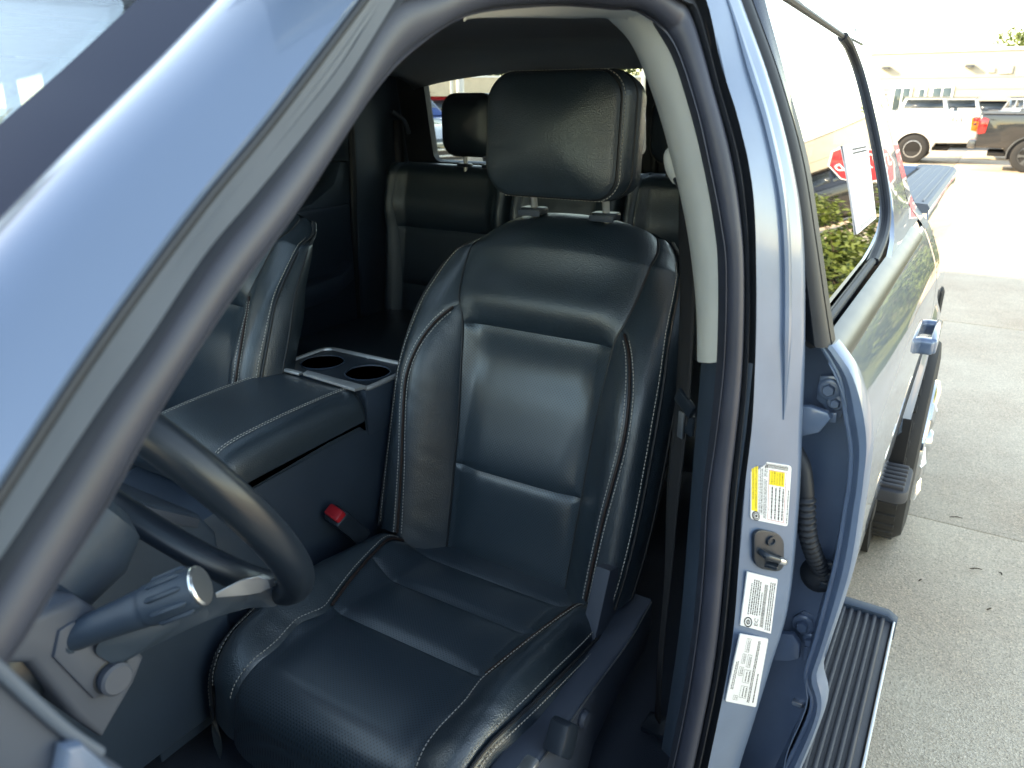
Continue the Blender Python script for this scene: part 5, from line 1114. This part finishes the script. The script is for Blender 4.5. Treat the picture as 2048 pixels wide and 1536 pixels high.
c8 = [np.array((.46*math.cos(a), -.03, 1.75+.46*math.sin(a))) for a in np.linspace(math.pi/8, 2*math.pi+math.pi/8, 8, endpoint=False)]
pnl = G().prism(c8, (0, .004, 0)).build('panel', M['signwhite'], sg, smooth=False)
G().prism([np.array((p_[0]*.945, -.0325, 1.75+(p_[2]-1.75)*.945)) for p_ in c8], (0, .002, 0)).build('red_field', M['signred'], pnl, smooth=False)
V, F = text2d('STOP', .36); w_ = max(p_[0] for p_ in V); k_ = .72/w_; G().add([((x-w_/2)*k_, -.0345, 1.60+y*1.15) for x, y in V], F).build('lettering', M['signwhite'], pnl, smooth=False)
G().box((0, .01, 1.1), (.07, .05, 2.2), .008).build('post', M['galv'], sg)

def leaf_mat(name, base): 
    m = mat(name, base, .6, var=(3, .35)); p_ = m.node_tree.nodes['Principled BSDF']; p_.inputs['Subsurface Weight'].default_value = 0
    return m
M['leaf'] = leaf_mat('yellow_green_leaves', (.085, .12, .02)); M['leaf2'] = leaf_mat('mid_green_leaves', (.05, .085, .022)); M['leaf3'] = leaf_mat('dry_yellow_leaves', (.16, .13, .03)); M['bark'] = mat('brown_bark', (.10, .075, .05), .9, bump=(40, .6, .01)); M['grass'] = leaf_mat('lawn_grass', (.10, .13, .025))
def leaves(n, rx, ry, rz_, cz, size, seed, lump=7):
    r_ = np.random.default_rng(seed); g = G(); C = [(r_.normal(size=3)*np.array((rx, ry, rz_))*.5) for _ in range(lump)]
    V, F = [], []
    while len(F) < n:
        c = C[r_.integers(lump)]; d = r_.normal(size=3); d /= np.linalg.norm(d); q = c+d*np.array((rx, ry, rz_))*.55*r_.uniform(.55, 1.05)
        if q[2] < -rz_*.98: continue
        u = r_.normal(size=3); u /= np.linalg.norm(u); w = np.cross(u, d+r_.normal(size=3)*.5); w /= np.linalg.norm(w)+1e-9; s_ = size*r_.uniform(.6, 1.3); b = len(V); q = q+np.array((0, 0, cz))
        V += [q-u*s_, q+w*s_*.45, q+u*s_, q-w*s_*.45]; F.append((b, b+1, b+2, b+3))
    me = bpy.data.meshes.new('leaves'); me.from_pydata([tuple(map(float, v)) for v in V], [], F); return me
shm = [leaves(2600, .62, .55, .55, .58, .045, 3), leaves(2600, .66, .55, .60, .60, .045, 4)]
for k_ in shm: k_.materials.append(M['leaf'])
stem_me = G(); 
for k_ in range(7): a_ = k_*.9; stem_me.tube([np.array((0, 0, 0)), np.array((.12*math.cos(a_), .12*math.sin(a_), .35)), np.array((.3*math.cos(a_), .3*math.sin(a_), .8))], [.02, .014, .005], 6)
stem_me = stem_me.mesh('stems'); stem_me.materials.append(M['bark'])
spots = [(2.75, 9.6), (3.75, 9.9), (4.8, 10.2), (2.9, 12.6), (3.9, 12.9), (5.0, 13.2), (5.9, 10.5)]
names = ('hedge shrub nearest the truck beside the stop sign', 'second hedge shrub from the stop sign in the front row', 'third hedge shrub from the stop sign in the front row', 'shrub just behind the stop sign in the back row', 'second shrub of the back hedge row', 'third shrub of the back hedge row', 'last hedge shrub of the front row away from the truck')
for k_, (x, y) in enumerate(spots):
    s_ = empty('shrub', (x, y, .04), k_*1.3, label='leafy yellow-green '+names[k_], cat='shrub', group='hedge by the stop sign'); f_ = new_obj('foliage', shm[k_ % 2], None, s_); f_.scale = (1.15, 1.1, random.uniform(.95, 1.15)); new_obj('stems', stem_me, None, s_)
gb = []; gf_ = []
for k_ in range(9000):
    x, y = random.uniform(2.35, 7.5), random.uniform(7.4, 14.5)
    if x < 2.0+(y-7.4)*.03: continue
    a_ = random.uniform(0, 6.28); h_ = random.uniform(.05, .11); b_ = len(gb); gb += [(x-.006*math.cos(a_), y-.006*math.sin(a_), .03), (x+.006*math.cos(a_), y+.006*math.sin(a_), .03), (x+random.uniform(-.03, .03), y+random.uniform(-.03, .03), .03+h_)]; gf_.append((b_, b_+1, b_+2))
me = bpy.data.meshes.new('grass'); me.from_pydata(gb, [], gf_); me.materials.append(M['grass']); new_obj('lawn_grass', me, None, None, 'short sunlit lawn grass round the hedge', 'stuff', 'grass')
M['soil'] = mat('lawn_soil', (.11, .12, .035), .95, var=(4, .3)); G().box((4.9, 10.9, .012), (5.2, 7.2, .06), .01).build('lawn', M['soil'], smooth=True, kind='structure')
G().box((2.22, 10.9, .05), (.16, 7.3, .14), .02).build('kerb', M['concrete'], kind='structure')
# trees
tm = [leaves(4200, 3.2, 3.0, 2.8, 5.6, .17, 11, 16), leaves(4200, 3.4, 2.9, 2.5, 5.2, .17, 12, 16)]
tm[0].materials.append(M['leaf2']); tm[1].materials.append(M['leaf'])
tr_me = G().tube(cr([np.array((0, 0, 0)), np.array((.1, .05, 2)), np.array((0, .1, 4)), np.array((.15, 0, 6.5))], 12), list(np.linspace(.24, .05, 12)), 10)
for k_ in range(7): a_ = k_*.95; tr_me.tube(cr([np.array((.05, .05, 2.6+k_*.35)), np.array((.9*math.cos(a_), .9*math.sin(a_), 3.8+k_*.3)), np.array((2.0*math.cos(a_), 2.0*math.sin(a_), 4.8+k_*.3))], 8), list(np.linspace(.10, .02, 8)), 7)
tr_me = tr_me.mesh('trunk'); tr_me.materials.append(M['bark'])
def tree(loc, s_, k_, lab, grp): 
    t_ = empty('tree', loc, k_*1.7, label=lab, cat='tree', group=grp); t_.scale = (s_, s_, s_); new_obj('trunk', tr_me, None, t_); new_obj('crown', tm[k_ % 2], None, t_)
for k_ in range(11):
    q = dpos(640+k_*75, 92+(k_ % 3)*6); tree(q, 1.35+.2*(k_ % 3), k_, 'green tree in the row behind the low tan building', 'trees behind the low tan building')
q = bpos(2024, 100); tree(np.array((q[0]+1.2, BY+26, 0)), 1.0, 1, 'tree top showing over the cream building roof', None)
for k_, (px, dep) in enumerate(((30, 24), (140, 30), (-60, 26))): tree(dpos(px, dep), 1.1, k_, 'green tree outside the passenger side windows', 'trees on the passenger side')

# small litter on the paving
M['twig'] = mat('dry_twig', (.06, .04, .025), .9)
for k_, (px, py, a_, l_, lab) in enumerate(((1952, 1138, .4, .045, 'short dry twig on the paving near the concrete joint'), (2000, 1147, 2.2, .02, 'tiny dry twig right of the longer twig'), (1840, 1160, 1.1, .018, 'dark crumb of bark beside the running board'), (1978, 1218, .9, .022, 'dry leaf scrap on the paving at mid right'), (1912, 1035, .3, .05, 'bent dry stem lying across the concrete joint'))):
    q = at(px, py, z=.006); d_ = np.array((math.cos(a_), math.sin(a_), 0)); tw_ = empty('twig', q, 0, label=lab, cat='twig', group='litter on the paving')
    G().tube(cr([-d_*l_/2, np.array((.003, .002, .003)), d_*l_/2], 8), [.0015, .0022, .0026, .0026, .0025, .0022, .0018, .001], 6).build('stem', M['twig'], tw_)
